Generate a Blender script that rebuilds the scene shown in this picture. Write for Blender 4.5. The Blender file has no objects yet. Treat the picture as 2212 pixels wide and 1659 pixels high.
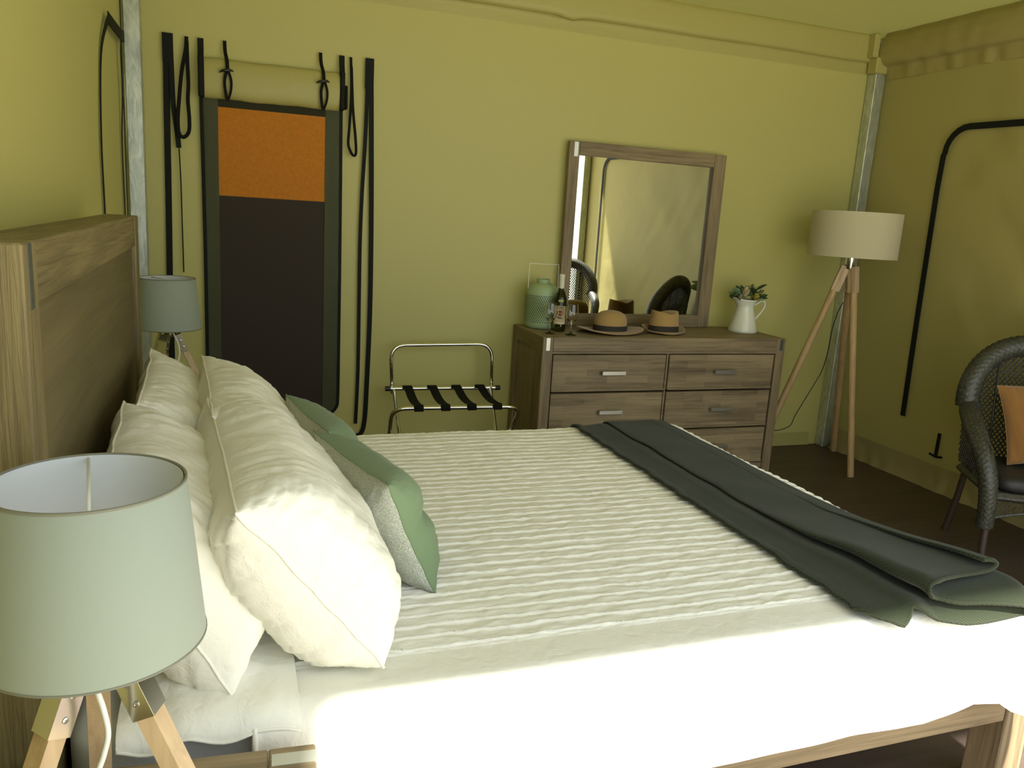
import bpy, math, random
from mathutils import Vector, Matrix, noise
random.seed(4)
PI = math.pi
SC = bpy.context.scene
COL = SC.collection

# ------------------------------------------------------------------ camera
def make_camera():
    yaw, pit, rol = [math.radians(a) for a in (20.2318, 12.0067, 3.5574)]
    f = Vector((math.sin(yaw)*math.cos(pit), math.cos(yaw)*math.cos(pit), -math.sin(pit)))
    r = Vector((math.cos(yaw), -math.sin(yaw), 0)); u = r.cross(f)
    c, s = math.cos(rol), math.sin(rol)
    r2 = c*r+s*u; u2 = -s*r+c*u
    cam = bpy.data.cameras.new('camera'); o = bpy.data.objects.new('camera', cam); COL.objects.link(o)
    M = Matrix.Identity(4)
    for i in range(3):
        M[i][0] = r2[i]; M[i][1] = u2[i]; M[i][2] = -f[i]
    M[0][3], M[1][3], M[2][3] = 0, 0, 1.5
    o.matrix_world = M
    cam.sensor_width = 36; cam.lens = 1728.2/2212*36; cam.clip_start = .02
    SC.camera = o
make_camera()

# ------------------------------------------------------------------ world, sun, exposure
W = bpy.data.worlds.new('world'); SC.world = W; W.use_nodes = True
nt = W.node_tree; nt.nodes.clear()
wo = nt.nodes.new('ShaderNodeOutputWorld'); bg = nt.nodes.new('ShaderNodeBackground')
bg.inputs[0].default_value = (.90, .97, 1.0, 1); bg.inputs[1].default_value = 1.25
nt.links.new(bg.outputs[0], wo.inputs[0])
sun = bpy.data.lights.new('sun', 'SUN'); sun.energy = 15; sun.angle = math.radians(2.5); sun.color = (1, .97, .90)
so = bpy.data.objects.new('sun', sun); COL.objects.link(so)
SUN_EL, SUN_AZ = math.radians(64.5), math.radians(-17.5)   # the sun stands high in front of the tent, a little to the left
sd = Vector((-math.sin(SUN_AZ)*math.cos(SUN_EL), math.cos(SUN_AZ)*math.cos(SUN_EL), -math.sin(SUN_EL)))
so.rotation_euler = sd.to_track_quat('-Z', 'Y').to_euler(); so.location = (3, -6, 6)
vs = SC.view_settings
vs.view_transform = 'Standard'; vs.look = 'None'; vs.gamma = 1; vs.exposure = 0.95
vs.use_curve_mapping = False
SC.cycles.max_bounces = 10; SC.cycles.diffuse_bounces = 6; SC.cycles.transmission_bounces = 8
SC.cycles.caustics_reflective = False; SC.cycles.caustics_refractive = False
SC.cycles.sample_clamp_indirect = 8

# ------------------------------------------------------------------ materials
def nmat(name):
    m = bpy.data.materials.new(name); m.use_nodes = True
    t = m.node_tree; b = t.nodes['Principled BSDF']
    return m, t, b
def N(t, typ, **kw):
    n = t.nodes.new(typ)
    for k, v in kw.items():
        if isinstance(k, str) and hasattr(n, k): setattr(n, k, v)
    return n
def coords(t, scale=(1, 1, 1), obj=True):
    c = t.nodes.new('ShaderNodeTexCoord'); m = t.nodes.new('ShaderNodeMapping')
    m.inputs['Scale'].default_value = scale
    t.links.new(c.outputs['Object'], m.inputs['Vector']); return m.outputs['Vector']
def noise_n(t, vec, scale, detail=3, rough=.5, dist=0):
    n = t.nodes.new('ShaderNodeTexNoise'); n.inputs['Scale'].default_value = scale
    n.inputs['Detail'].default_value = detail; n.inputs['Roughness'].default_value = rough
    n.inputs['Distortion'].default_value = dist
    t.links.new(vec, n.inputs['Vector']); return n.outputs['Fac']
def ramp(t, fac, stops):
    r = t.nodes.new('ShaderNodeValToRGB'); e = r.color_ramp.elements
    while len(e) < len(stops): e.new(.5)
    for i, (p, c) in enumerate(stops): e[i].position = p; e[i].color = (*c, 1)
    t.links.new(fac, r.inputs[0]); return r.outputs[0]
def bump(t, fac, strength, dist, b, normal=None):
    n = t.nodes.new('ShaderNodeBump'); n.inputs['Strength'].default_value = strength
    n.inputs['Distance'].default_value = dist
    t.links.new(fac, n.inputs['Height'])
    if normal: t.links.new(normal, n.inputs['Normal'])
    if b: t.links.new(n.outputs[0], b.inputs['Normal'])
    return n.outputs[0]
def plain(name, col, rough=.6, metal=0, spec=.5, sheen=0, bumps=None, var=0, vscale=8):
    m, t, b = nmat(name)
    b.inputs['Base Color'].default_value = (*col, 1); b.inputs['Roughness'].default_value = rough
    b.inputs['Metallic'].default_value = metal; b.inputs['Specular IOR Level'].default_value = spec
    b.inputs['Sheen Weight'].default_value = sheen
    if var:
        f = noise_n(t, coords(t), vscale, 4, .6)
        lo = tuple(c*(1-var) for c in col); hi = tuple(min(1, c*(1+var)) for c in col)
        t.links.new(ramp(t, f, [(.3, lo), (.7, hi)]), b.inputs['Base Color'])
    if bumps:
        bump(t, noise_n(t, coords(t), bumps[0], 3), bumps[1], bumps[2], b)
    return m
def wood(name, c1, c2, axis, fine=60, stave=0, bstr=.25, bdist=.002, rough=.6):
    m, t, b = nmat(name)
    sc = [fine, fine, fine]; sc[axis] = fine/22
    v = coords(t, sc)
    f = noise_n(t, v, 1, 5, .65, .6)
    sc2 = [9, 9, 9]; sc2[axis] = 1.2
    g = noise_n(t, coords(t, sc2), 1, 3, .5, .3)
    mx = t.nodes.new('ShaderNodeMath'); mx.operation = 'MULTIPLY_ADD'
    t.links.new(g, mx.inputs[0]); mx.inputs[1].default_value = .8; t.links.new(f, mx.inputs[2])
    last = mx.outputs[0]
    if stave:
        br = t.nodes.new('ShaderNodeTexBrick')
        # staves run along local X (brick rows stacked along Z)
        c = t.nodes.new('ShaderNodeTexCoord'); sp = t.nodes.new('ShaderNodeSeparateXYZ'); cb = t.nodes.new('ShaderNodeCombineXYZ')
        t.links.new(c.outputs['Object'], sp.inputs[0]); t.links.new(sp.outputs[0], cb.inputs[0]); t.links.new(sp.outputs[2], cb.inputs[1])
        t.links.new(cb.outputs[0], br.inputs['Vector'])
        br.inputs['Scale'].default_value = 1; br.inputs['Brick Width'].default_value = .26; br.inputs['Row Height'].default_value = .042
        br.inputs['Mortar Size'].default_value = 0; br.inputs['Color1'].default_value = (.0, .0, .0, 1); br.inputs['Color2'].default_value = (1, 1, 1, 1)
        br.inputs['Bias'].default_value = 0
        m2 = t.nodes.new('ShaderNodeMath'); m2.operation = 'MULTIPLY_ADD'
        t.links.new(br.outputs['Color'], m2.inputs[0]); m2.inputs[1].default_value = stave; t.links.new(last, m2.inputs[2]); last = m2.outputs[0]
    sc_ = t.nodes.new('ShaderNodeMath'); sc_.operation = 'MULTIPLY'; t.links.new(last, sc_.inputs[0]); sc_.inputs[1].default_value = .6
    t.links.new(ramp(t, sc_.outputs[0], [(.36+.1*stave, c1), (.70+.3*stave, c2)]), b.inputs['Base Color'])
    b.inputs['Roughness'].default_value = rough
    bump(t, f, bstr, bdist, b)
    return m
def canvas(name, dcol, tcol, tr=.5, wr=.3):
    m, t, b = nmat(name); t.nodes.remove(b)
    out = [n for n in t.nodes if n.type == 'OUTPUT_MATERIAL'][0]
    d = t.nodes.new('ShaderNodeBsdfDiffuse'); tl = t.nodes.new('ShaderNodeBsdfTranslucent'); mx = t.nodes.new('ShaderNodeMixShader')
    g = t.nodes.new('ShaderNodeBsdfGlossy'); g.inputs['Roughness'].default_value = .5
    d.inputs[0].default_value = (*dcol, 1); tl.inputs[0].default_value = (*tcol, 1); mx.inputs[0].default_value = tr
    t.links.new(d.outputs[0], mx.inputs[1]); t.links.new(tl.outputs[0], mx.inputs[2])
    m2 = t.nodes.new('ShaderNodeMixShader'); m2.inputs[0].default_value = .04
    t.links.new(mx.outputs[0], m2.inputs[1]); t.links.new(g.outputs[0], m2.inputs[2]); t.links.new(m2.outputs[0], out.inputs[0])
    v = coords(t)
    f = noise_n(t, v, 2.2, 3, .5); h = noise_n(t, v, 420, 1)
    n1 = bump(t, f, wr, .03, None)
    n2 = bump(t, h, .12, .0006, None, n1)
    t.links.new(n2, d.inputs['Normal']); t.links.new(n2, tl.inputs['Normal']); t.links.new(n2, g.inputs['Normal'])
    return m

M = {}
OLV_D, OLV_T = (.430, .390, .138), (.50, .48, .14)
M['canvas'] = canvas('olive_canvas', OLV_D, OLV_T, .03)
M['canvas_shaded'] = canvas('olive_canvas_shaded', (.345, .298, .108), (.50, .47, .13), .01, .5)  # same olive canvas, colour darkened for the grazing light on the right wall
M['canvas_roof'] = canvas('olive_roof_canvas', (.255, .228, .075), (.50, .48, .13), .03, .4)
M['canvas_skirt'] = canvas('brown_mud_flap', (.30, .25, .115), (.3, .24, .12), .02, .8)
M['strap'] = plain('black_webbing', (.008, .008, .007), .8, spec=.15, bumps=(300, .4, .001))
M['zip'] = plain('black_zip', (.008, .009, .007), .7, spec=.2, bumps=(240, .5, .001))
M['orange'] = plain('orange_mesh', (.50, .175, .010), .85, bumps=(500, .3, .0006), var=.12, vscale=60)
M['darkmesh'] = plain('dark_brown_mesh', (.034, .024, .017), .85, bumps=(500, .2, .0005))
M['band'] = plain('green_grey_band', (.060, .064, .028), .6, spec=.25, bumps=(8, .4, .01))
M['bandtop'] = plain('dark_band', (.026, .025, .010), .7, spec=.2)
M['floor'] = wood('dark_brown_boards', (.056, .038, .029), (.098, .069, .055), 0, 30, bstr=.1, rough=.5)
M['deck'] = wood('pale_bounce_deck', (.34, .30, .23), (.50, .45, .36), 0, 30, bstr=.1)  # unseen decking, made pale to bounce sunlight up onto the walls
M['ground'] = plain('pale_gravel', (.34, .34, .24), .9, bumps=(40, .5, .02), var=.2, vscale=3)
def galv():
    m, t, b = nmat('galvanised_steel')
    v = coords(t, (14, 14, 5)); f = noise_n(t, v, 1.6, 5, .6, 1.5)
    t.links.new(ramp(t, f, [(.3, (.42, .46, .42)), (.72, (.72, .76, .70))]), b.inputs['Base Color'])
    b.inputs['Metallic'].default_value = .75
    r = t.nodes.new('ShaderNodeMapRange'); t.links.new(f, r.inputs[0]); r.inputs[3].default_value = .28; r.inputs[4].default_value = .5
    t.links.new(r.outputs[0], b.inputs['Roughness']); bump(t, f, .3, .003, b)
    return m
M['galv'] = galv()
DW1, DW2 = (.098, .071, .036), (.33, .25, .138)
for ax, k in enumerate('xyz'):
    M['wood_'+k] = wood('brushed_acacia_'+k, DW1, DW2, ax, 70)
    M['rough_'+k] = wood('rough_sawn_acacia_'+k, (.085, .065, .026), (.26, .205, .090), ax, 110, bstr=.8, bdist=.004)
M['stave'] = wood('staved_acacia', DW1, DW2, 0, 60, stave=.28)
M['panel'] = wood('headboard_panel', (.095, .075, .030), (.165, .128, .056), 1, 60, bstr=.35)
M['gap'] = plain('gap_shade', (.02, .015, .01), .9)  # near-black colour stands in for the shade between the drawers
for ax, k in enumerate('xyz'):
    M['oak_'+k] = wood('pale_oak_'+k, (.42, .29, .16), (.66, .49, .30), ax, 50, bstr=.08)
M['tan'] = wood('tan_oak', (.38, .25, .105), (.58, .41, .20), 2, 50, bstr=.08)
M['chrome'] = plain('chrome', (.80, .80, .78), .09, 1)
M['bracket'] = plain('polished_bracket', (.62, .60, .55), .18, 1)
M['nickel'] = plain('brushed_nickel', (.50, .50, .46), .32, .9)
M['inlay'] = plain('pale_steel_inlay', (.55, .56, .50), .35, .6)
M['inlay_dark'] = plain('dark_steel_inlay', (.13, .14, .12), .4, .6)
def cloth(name, col, rough=.9, weave=500, wstr=.15, macro=None, sheen=.15, tl=0):
    m, t, b = nmat(name); b.inputs['Base Color'].default_value = (*col, 1); b.inputs['Roughness'].default_value = rough
    b.inputs['Sheen Weight'].default_value = sheen; b.inputs['Specular IOR Level'].default_value = .2
    v = coords(t); n = None
    if macro: n = bump(t, noise_n(t, v, macro[0], 4, .55, .4), macro[1], macro[2], None)
    bump(t, noise_n(t, v, weave, 1), wstr, .0006, b, n)
    return m
M['white'] = cloth('white_cotton', (.80, .79, .70), macro=(22, .45, .012))
M['quilt'] = cloth('white_pintuck_cotton', (.80, .79, .71), macro=(26, .5, .008))
M['sheet'] = cloth('pale_fitted_sheet', (.70, .74, .76), macro=(5, .3, .02))
M['green'] = cloth('sage_green_fabric', (.165, .235, .130), macro=(16, .3, .01))
def sparkle():
    m, t, b = nmat('silver_marl_fabric'); b.inputs['Roughness'].default_value = .6
    f = noise_n(t, coords(t), 700, 2, .7)
    t.links.new(ramp(t, f, [(.40, (.20, .22, .18)), (.62, (.62, .64, .56))]), b.inputs['Base Color'])
    b.inputs['Metallic'].default_value = .25; bump(t, f, .4, .001, b)
    return m
M['silver'] = sparkle()
def knit():
    m, t, b = nmat('dark_green_knit'); b.inputs['Roughness'].default_value = 1; b.inputs['Sheen Weight'].default_value = .12
    b.inputs['Specular IOR Level'].default_value = .1
    c = t.nodes.new('ShaderNodeTexCoord')
    w = t.nodes.new('ShaderNodeTexWave'); w.wave_type = 'BANDS'; w.bands_direction = 'DIAGONAL'
    w.inputs['Scale'].default_value = 62; w.inputs['Distortion'].default_value = 9; w.inputs['Detail'].default_value = 1; w.inputs['Detail Scale'].default_value = .25
    t.links.new(c.outputs['Object'], w.inputs['Vector'])
    t.links.new(ramp(t, w.outputs['Fac'], [(0, (.022, .027, .014)), (1, (.034, .042, .023))]), b.inputs['Base Color'])
    n = bump(t, w.outputs['Fac'], .3, .002, None)
    bump(t, noise_n(t, coords(t), 260, 2), .5, .002, b, n)
    return m
M['knit'] = knit()
M['shade_grey'] = cloth('grey_lampshade_linen', (.30, .34, .29), weave=600, wstr=.2)
M['shade_in'] = plain('white_shade_lining', (.62, .66, .70), .7)
M['shade_trim'] = plain('grey_trim', (.19, .19, .145), .8)
M['shade_cream'] = cloth('cream_lampshade_linen', (.54, .49, .33), weave=600, wstr=.2)
M['whiteplastic'] = plain('white_plastic', (.78, .80, .78), .3)
M['blackplastic'] = plain('black_plastic', (.015, .015, .014), .4)
def wicker():
    m, t, b = nmat('dark_wicker'); b.inputs['Roughness'].default_value = .45
    f = noise_n(t, coords(t), 90, 3, .6)
    t.links.new(ramp(t, f, [(.35, (.026, .027, .020)), (.7, (.085, .085, .065))]), b.inputs['Base Color'])
    bump(t, f, .15, .002, b); return m
M['wicker'] = wicker()
M['cane'] = plain('dark_brown_cane', (.055, .035, .025), .5)
M['seatpad'] = plain('black_seat_pad', (.022, .022, .022), .55)
M['tancushion'] = cloth('burnt_orange_velvet', (.27, .13, .034), macro=(14, .4, .01), sheen=.6)
M['felt'] = cloth('tan_felt', (.40, .26, .10), weave=350, wstr=.3, sheen=.3)
M['ribbon'] = plain('black_hat_ribbon', (.022, .019, .016), .8)
M['lantern'] = plain('sage_enamel', (.34, .45, .25), .45)
M['lanterndark'] = plain('lantern_hole_dark', (.03, .04, .025), .8)
M['enamel'] = plain('white_enamel', (.72, .73, .62), .12)
M['leaf'] = plain('sage_leaf', (.19, .28, .13), .6, var=.35, vscale=25)
M['leafdark'] = plain('dark_leaf', (.035, .06, .018), .6, var=.3, vscale=25)
M['petalyellow'] = plain('yellow_petal', (.55, .47, .08), .6, var=.2, vscale=40)
M['petalcream'] = plain('cream_petal', (.50, .43, .24), .6, var=.25, vscale=60)
M['petalcore'] = plain('orange_flower_centre', (.58, .31, .02), .6)
M['capwhite'] = plain('cream_bottle_cap', (.72, .70, .55), .3)
M['label'] = plain('cream_label', (.72, .62, .40), .7)
M['labelred'] = plain('red_label_disc', (.35, .03, .02), .6)
M['labelink'] = plain('label_ink', (.10, .08, .06), .7)
M['greenfoil'] = plain('yellow_green_label', (.45, .50, .08), .5)
def glass(name, col, rough=0):
    m, t, b = nmat(name); b.inputs['Base Color'].default_value = (*col, 1); b.inputs['Roughness'].default_value = rough
    b.inputs['Transmission Weight'].default_value = 1; b.inputs['IOR'].default_value = 1.45; return m
M['glass'] = glass('clear_glass', (.97, .98, .95))
M['bottleglass'] = glass('green_bottle_glass', (.10, .13, .03))
M['mirror'] = plain('mirror_glass', (.86, .88, .84), .005, 1)

# ------------------------------------------------------------------ mesh helpers
class MB:
    def __init__(s): s.v = []; s.f = []; s.mi = []
    def add(s, vs, fs, mi=0):
        o = len(s.v); s.v += [tuple(p) for p in vs]; s.f += [tuple(i+o for i in f) for f in fs]; s.mi += [mi]*len(fs); return s
    def box(s, x0, x1, y0, y1, z0, z1, mi=0, M4=None, c=0):
        # box with small chamfers on all edges when c > 0
        if c <= 0:
            vs = [(x, y, z) for x in (x0, x1) for y in (y0, y1) for z in (z0, z1)]
            fs = [(0, 1, 3, 2), (4, 6, 7, 5), (0, 4, 5, 1), (2, 3, 7, 6), (0, 2, 6, 4), (1, 5, 7, 3)]
        else:
            c = min(c, abs(x1-x0)*.45, abs(y1-y0)*.45, abs(z1-z0)*.45)
            vs = []; idx = {}
            X, Y, Z = (x0, x1), (y0, y1), (z0, z1)
            for i in (0, 1):
                for j in (0, 1):
                    for k in (0, 1):
                        sx, sy, sz = (1, -1)[i], (1, -1)[j], (1, -1)[k]
                        for a in range(3):
                            p = [X[i]+sx*c, Y[j]+sy*c, Z[k]+sz*c]; p[a] = (X[i], Y[j], Z[k])[a]
                            idx[(i, j, k, a)] = len(vs); vs.append(tuple(p))
            fs = []
            for i in (0, 1):
                fs.append([idx[(i, 0, 0, 0)], idx[(i, 1, 0, 0)], idx[(i, 1, 1, 0)], idx[(i, 0, 1, 0)]])
                fs.append([idx[(0, i, 0, 1)], idx[(1, i, 0, 1)], idx[(1, i, 1, 1)], idx[(0, i, 1, 1)]])
                fs.append([idx[(0, 0, i, 2)], idx[(1, 0, i, 2)], idx[(1, 1, i, 2)], idx[(0, 1, i, 2)]])
            for i in (0, 1):
                for j in (0, 1):
                    fs.append([idx[(i, j, 0, 0)], idx[(i, j, 1, 0)], idx[(i, j, 1, 1)], idx[(i, j, 0, 1)]])
                    fs.append([idx[(i, 0, j, 0)], idx[(i, 1, j, 0)], idx[(i, 1, j, 2)], idx[(i, 0, j, 2)]])
                    fs.append([idx[(0, i, j, 1)], idx[(1, i, j, 1)], idx[(1, i, j, 2)], idx[(0, i, j, 2)]])
                    for k in (0, 1): fs.append([idx[(i, j, k, 0)], idx[(i, j, k, 1)], idx[(i, j, k, 2)]])
        if M4: vs = [tuple(M4 @ Vector(p)) for p in vs]
        return s.add(vs, fs, mi)
    def tube(s, path, r, n=10, closed=False, caps=True, mi=0, up=None, prof=None):
        P = [Vector(p) for p in path]; L = len(P); vs = []; fs = []
        rr = r if callable(r) else (lambda t: r)
        prev = None
        for i, p in enumerate(P):
            a = P[(i-1) % L] if (closed or i > 0) else P[i]; b = P[(i+1) % L] if (closed or i < L-1) else P[i]
            d = (b-a).normalized()
            if prev is None:
                q = Vector(up) if up else (Vector((0, 0, 1)) if abs(d.z) < .9 else Vector((1, 0, 0)))
                e1 = (q-d*q.dot(d)).normalized()
            else: e1 = (prev-d*prev.dot(d)).normalized()
            prev = e1; e2 = d.cross(e1); R = rr(i/max(1, L-1))
            for k in range(n):
                t = 2*PI*k/n
                if prof: pu, pv = prof[k]; vs.append(p+e1*pu*R+e2*pv*R)
                else:
                    vs.append(p+(e1*math.cos(t)+e2*math.sin(t))*R)
        for i in range(L if closed else L-1):
            j = (i+1) % L
            for k in range(n): fs.append((i*n+k, i*n+(k+1) % n, j*n+(k+1) % n, j*n+k))
        if not closed and caps: fs.append(tuple(range(n))[::-1]); fs.append(tuple((L-1)*n+k for k in range(n)))
        return s.add(vs, fs, mi)
    def bar(s, a, b, w, h, up=(0, 0, 1), mi=0):
        q = .5; pr = [(h*q, w*q), (-h*q, w*q), (-h*q, -w*q), (h*q, -w*q)]
        return s.tube([a, b], 1, 4, prof=pr, up=up, mi=mi)
    def lathe(s, prof, c=(0, 0, 0), n=40, mi=0, close=False):
        vs = []; fs = []; m = len(prof)
        for (r, z) in prof:
            for k in range(n):
                t = 2*PI*k/n; vs.append((c[0]+r*math.cos(t), c[1]+r*math.sin(t), c[2]+z))
        for i in range(m if close else m-1):
            j = (i+1) % m
            for k in range(n): fs.append((i*n+k, i*n+(k+1) % n, j*n+(k+1) % n, j*n+k))
        return s.add(vs, fs, mi)
    def grid(s, f, nu, nv, mi=0, mif=None):
        o = len(s.v)
        for j in range(nv+1):
            for i in range(nu+1): s.v.append(tuple(f(i/nu, j/nv)))
        for j in range(nv):
            for i in range(nu):
                a = o+j*(nu+1)+i; s.f.append((a, a+1, a+nu+2, a+nu+1)); s.mi.append(mif(i/nu, j/nv) if mif else mi)
        return s
    def ribbon(s, pts, w, nrm, th=.002, mi=0, wv=None):
        # flat strap of width w lying in the surface with normal nrm
        P = [Vector(p) for p in pts]; n = Vector(nrm); L = len(P); vs = []; fs = []
        for i, p in enumerate(P):
            d = (P[min(i+1, L-1)]-P[max(i-1, 0)]).normalized(); e = d.cross(n).normalized()
            ww = (wv[i] if wv else w)/2
            vs += [p-e*ww, p+e*ww, p+e*ww+n*th, p-e*ww+n*th]
        for i in range(L-1):
            for k in range(4): fs.append((i*4+k, i*4+(k+1) % 4, i*4+4+(k+1) % 4, i*4+4+k))
        fs += [(3, 2, 1, 0), tuple((L-1)*4+k for k in range(4))]
        return s.add(vs, fs, mi)

def base_of(p):
    o = Vector((0, 0, 0))
    while p is not None: o += Vector(p.location); p = p.parent
    return o
def obj(name, mb, mats, parent=None, smooth=False, kind=None, label=None, ang=None):
    me = bpy.data.meshes.new(name)
    o0 = base_of(parent)
    me.from_pydata([(v[0]-o0.x, v[1]-o0.y, v[2]-o0.z) for v in mb.v], [], mb.f); me.validate(); 
    if not isinstance(mats, (list, tuple)): mats = [mats]
    for m in mats: me.materials.append(m)
    if any(mb.mi) and len(me.polygons) == len(mb.mi):
        me.polygons.foreach_set('material_index', mb.mi)
    import bmesh
    bm = bmesh.new(); bm.from_mesh(me); bmesh.ops.recalc_face_normals(bm, faces=bm.faces); bm.to_mesh(me); bm.free()
    if smooth:
        me.polygons.foreach_set('use_smooth', [True]*len(me.polygons))
        if ang: me.set_sharp_from_angle(angle=math.radians(ang))
    me.update()
    o = bpy.data.objects.new(name, me); COL.objects.link(o)
    if parent: o.parent = parent
    if kind: o['kind'] = kind
    if label: o['label'] = label
    return o
def thing(name, label, cat, loc=(0, 0, 0), group=None):
    o = bpy.data.objects.new(name, None); COL.objects.link(o); o.location = loc
    o['label'] = label; o['category'] = cat
    if group: o['group'] = group
    o.empty_display_size = .1
    return o
def tag(o, label, cat, group=None):
    o['label'] = label; o['category'] = cat
    if group: o['group'] = group
    return o
def struct(name, mb, mats, parent=None, smooth=False):
    return obj(name, mb, mats, parent, smooth, kind='structure')
def dup(root, loc, rz=0, label=None):
    r = root.copy(); COL.objects.link(r); r.location = loc; r.rotation_euler = (0, 0, rz)
    if label: r['label'] = label
    for ch in list(root.children):
        c = ch.copy(); COL.objects.link(c); c.parent = r
        for g in list(ch.children):
            d = g.copy(); COL.objects.link(d); d.parent = c
    return r
def nz(x, y=0, z=0): return noise.noise(Vector((x, y, z)))
def smooth_path(pts, k=6):
    P = [Vector(p) for p in pts]; out = []
    for i in range(len(P)-1):
        p0, p1, p2, p3 = P[max(i-1, 0)], P[i], P[i+1], P[min(i+2, len(P)-1)]
        for j in range(k):
            t = j/k
            out.append(.5*((2*p1)+(p2-p0)*t+(2*p0-5*p1+4*p2-p3)*t*t+(3*p1-p0-3*p2+p3)*t**3))
    out.append(P[-1]); return out

# ------------------------------------------------------------------ room shell
XL, XR, YB, YF, ZW = -.437, 4.11, 4.517, .30, 2.774
struct('floor', MB().box(XL-.1, XR+.1, YF-.02, YB+.1, -.06, 0), M['floor'])
struct('deck', MB().box(XL-.1, XR+.1, YF-2.4, YF-.02, -.06, -.004), M['deck'])
struct('ground', MB().box(-14, 18, -18, 18, -.5, -.35), M['ground'])
wb = struct('wall_back', MB().grid(lambda u, v: (XL+(XR-XL)*u, YB+.004*nz(u*5, v*4), -.03+(ZW+.03)*v), 60, 36), M['canvas'], smooth=True)
wl = struct('wall_left', MB().grid(lambda u, v: (XL, YF+(YB-YF)*u, -.03+(ZW+.03)*v), 40, 30), M['canvas'], smooth=True)
def rw(u, v):
    y = YF+(YB-YF)*u; z = -.03+(ZW+.03)*v
    ins = max(0, min(1, (3.8-y)/.25))*max(0, min(1, (y-.9)/.9))
    return (XR+ins*(.012*nz(y*3+z*2.2, z*2.5, 1)+.01*nz(y*7-z*5, z*2, 4)), y, z)
wr_ = struct('wall_right', MB().grid(rw, 110, 70), M['canvas_shaded'], smooth=True)
# unseen front: canvas left of the wide opening, header over it, shaped to cut the sun
OX0, OZ = -.12, 2.70
def slab(x0, x1, z0, z1, nu, nv): return MB().grid(lambda u, v: (x0+(x1-x0)*u, YF, z0+(z1-z0)*v), nu, nv)
fr = slab(XL, OX0, -.03, ZW, 8, 20); fr.grid(lambda u, v: (OX0+(XR-OX0)*u, YF, OZ+(ZW-OZ)*v), 30, 6)
struct('wall_front', fr, M['canvas'])
# hipped canvas roof
SL = .36
cx, cy = (XL+XR)/2, (YF+YB)/2
apex = (cx, cy, ZW+SL*(XR-XL)/2)
cr = [(XL, YF, ZW), (XR, YF, ZW), (XR, YB, ZW), (XL, YB, ZW)]
roof = MB()
for i in range(4):
    a, b = Vector(cr[i]), Vector(cr[(i+1) % 4]); ap = Vector(apex)
    def ff(u, v, a=a, b=b, ap=ap, i=i):
        p = a.lerp(b, u).lerp(ap, v*.999); 
        wv = .022*nz(u*3+v*9, v*14-u*6, i)*(1 if i == 1 else .25)*min(1, v*12)*min(1, 30*u*(1-u))
        p.z += wv; return p
    roof.grid(ff, 60, 60)
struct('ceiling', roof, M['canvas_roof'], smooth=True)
# wrapped beams along the back and right walls
def beam_back(u, v):
    x = XL+(XR-.09-XL)*u
    pr = [(4.515, 2.535), (4.511, 2.606), (4.495, 2.611), (4.484, 2.620), (4.482, 2.70), (4.486, 2.765), (4.50, 2.785)]
    t = v*(len(pr)-1); i = min(int(t), len(pr)-2); f = t-i
    y = pr[i][0]*(1-f)+pr[i+1][0]*f; z = pr[i][1]*(1-f)+pr[i+1][1]*f
    dip = .018*math.exp(-((x-1.88)/.05)**2) if v > .2 and v < .5 else 0
    return (x, y+.003*nz(x*3, v*5), z-dip+.004*nz(x*2, 7)*(0 if v < .1 else 1))
struct('trim_1', MB().grid(beam_back, 90, 18), M['canvas'], smooth=True)
def beam_right(u, v):
    y = .39+(4.04)*u
    pr = [(4.104, 2.50), (4.092, 2.575), (4.05, 2.59), (4.028, 2.62), (4.022, 2.69), (4.035, 2.745), (4.065, 2.785)]
    t = v*(len(pr)-1); i = min(int(t), len(pr)-2); f = t-i
    x = pr[i][0]*(1-f)+pr[i+1][0]*f; z = pr[i][1]*(1-f)+pr[i+1][1]*f
    return (x+.016*nz(y*14, v*2)*(1 if v < .35 else .4), y, z+.006*nz(y*6, 3))
struct('trim_2', MB().grid(beam_right, 160, 18), M['canvas_shaded'], smooth=True)
# canvas cap over the corner joint
cap = MB(); cap.box(4.005, 4.10, 4.415, 4.50, 2.535, 2.635, c=.008); cap.box(3.975, 4.02, 4.425, 4.505, 2.63, 2.775, c=.006)
struct('trim_3', cap, M['canvas'])
# galvanised posts
struct('trim_4', MB().box(4.028, 4.104, 4.432, 4.508, 0, 2.56, c=.003), M['galv'])
struct('trim_5', MB().box(-.425, -.352, 4.425, 4.505, 0, 2.62, c=.003), M['galv'])
struct('trim_6', MB().box(4.02, 4.10, .31, .39, 0, 2.70, c=.003), M['galv'])
# mud flap along the foot of the right wall and the back wall
def flap(u, v):
    y = .1+4.3*u; w = .5+.5*nz(y*5, 2); rip = .012*nz(y*16, v*2)
    z = .15*(1-v)**1.0
    return (XR-.012-.035*v**2-rip*v*1.5-.012*w*v, y, max(.002, z))
struct('baseboard_right', MB().grid(flap, 220, 8), M['canvas_skirt'], smooth=True)
struct('baseboard_back', MB().grid(lambda u, v: (XL+.1+4.3*u, YB-.008-.012*v**2-.003*nz(u*40, v), .09*(1-v)+.002), 120, 5), M['canvas'], smooth=True)

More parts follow.
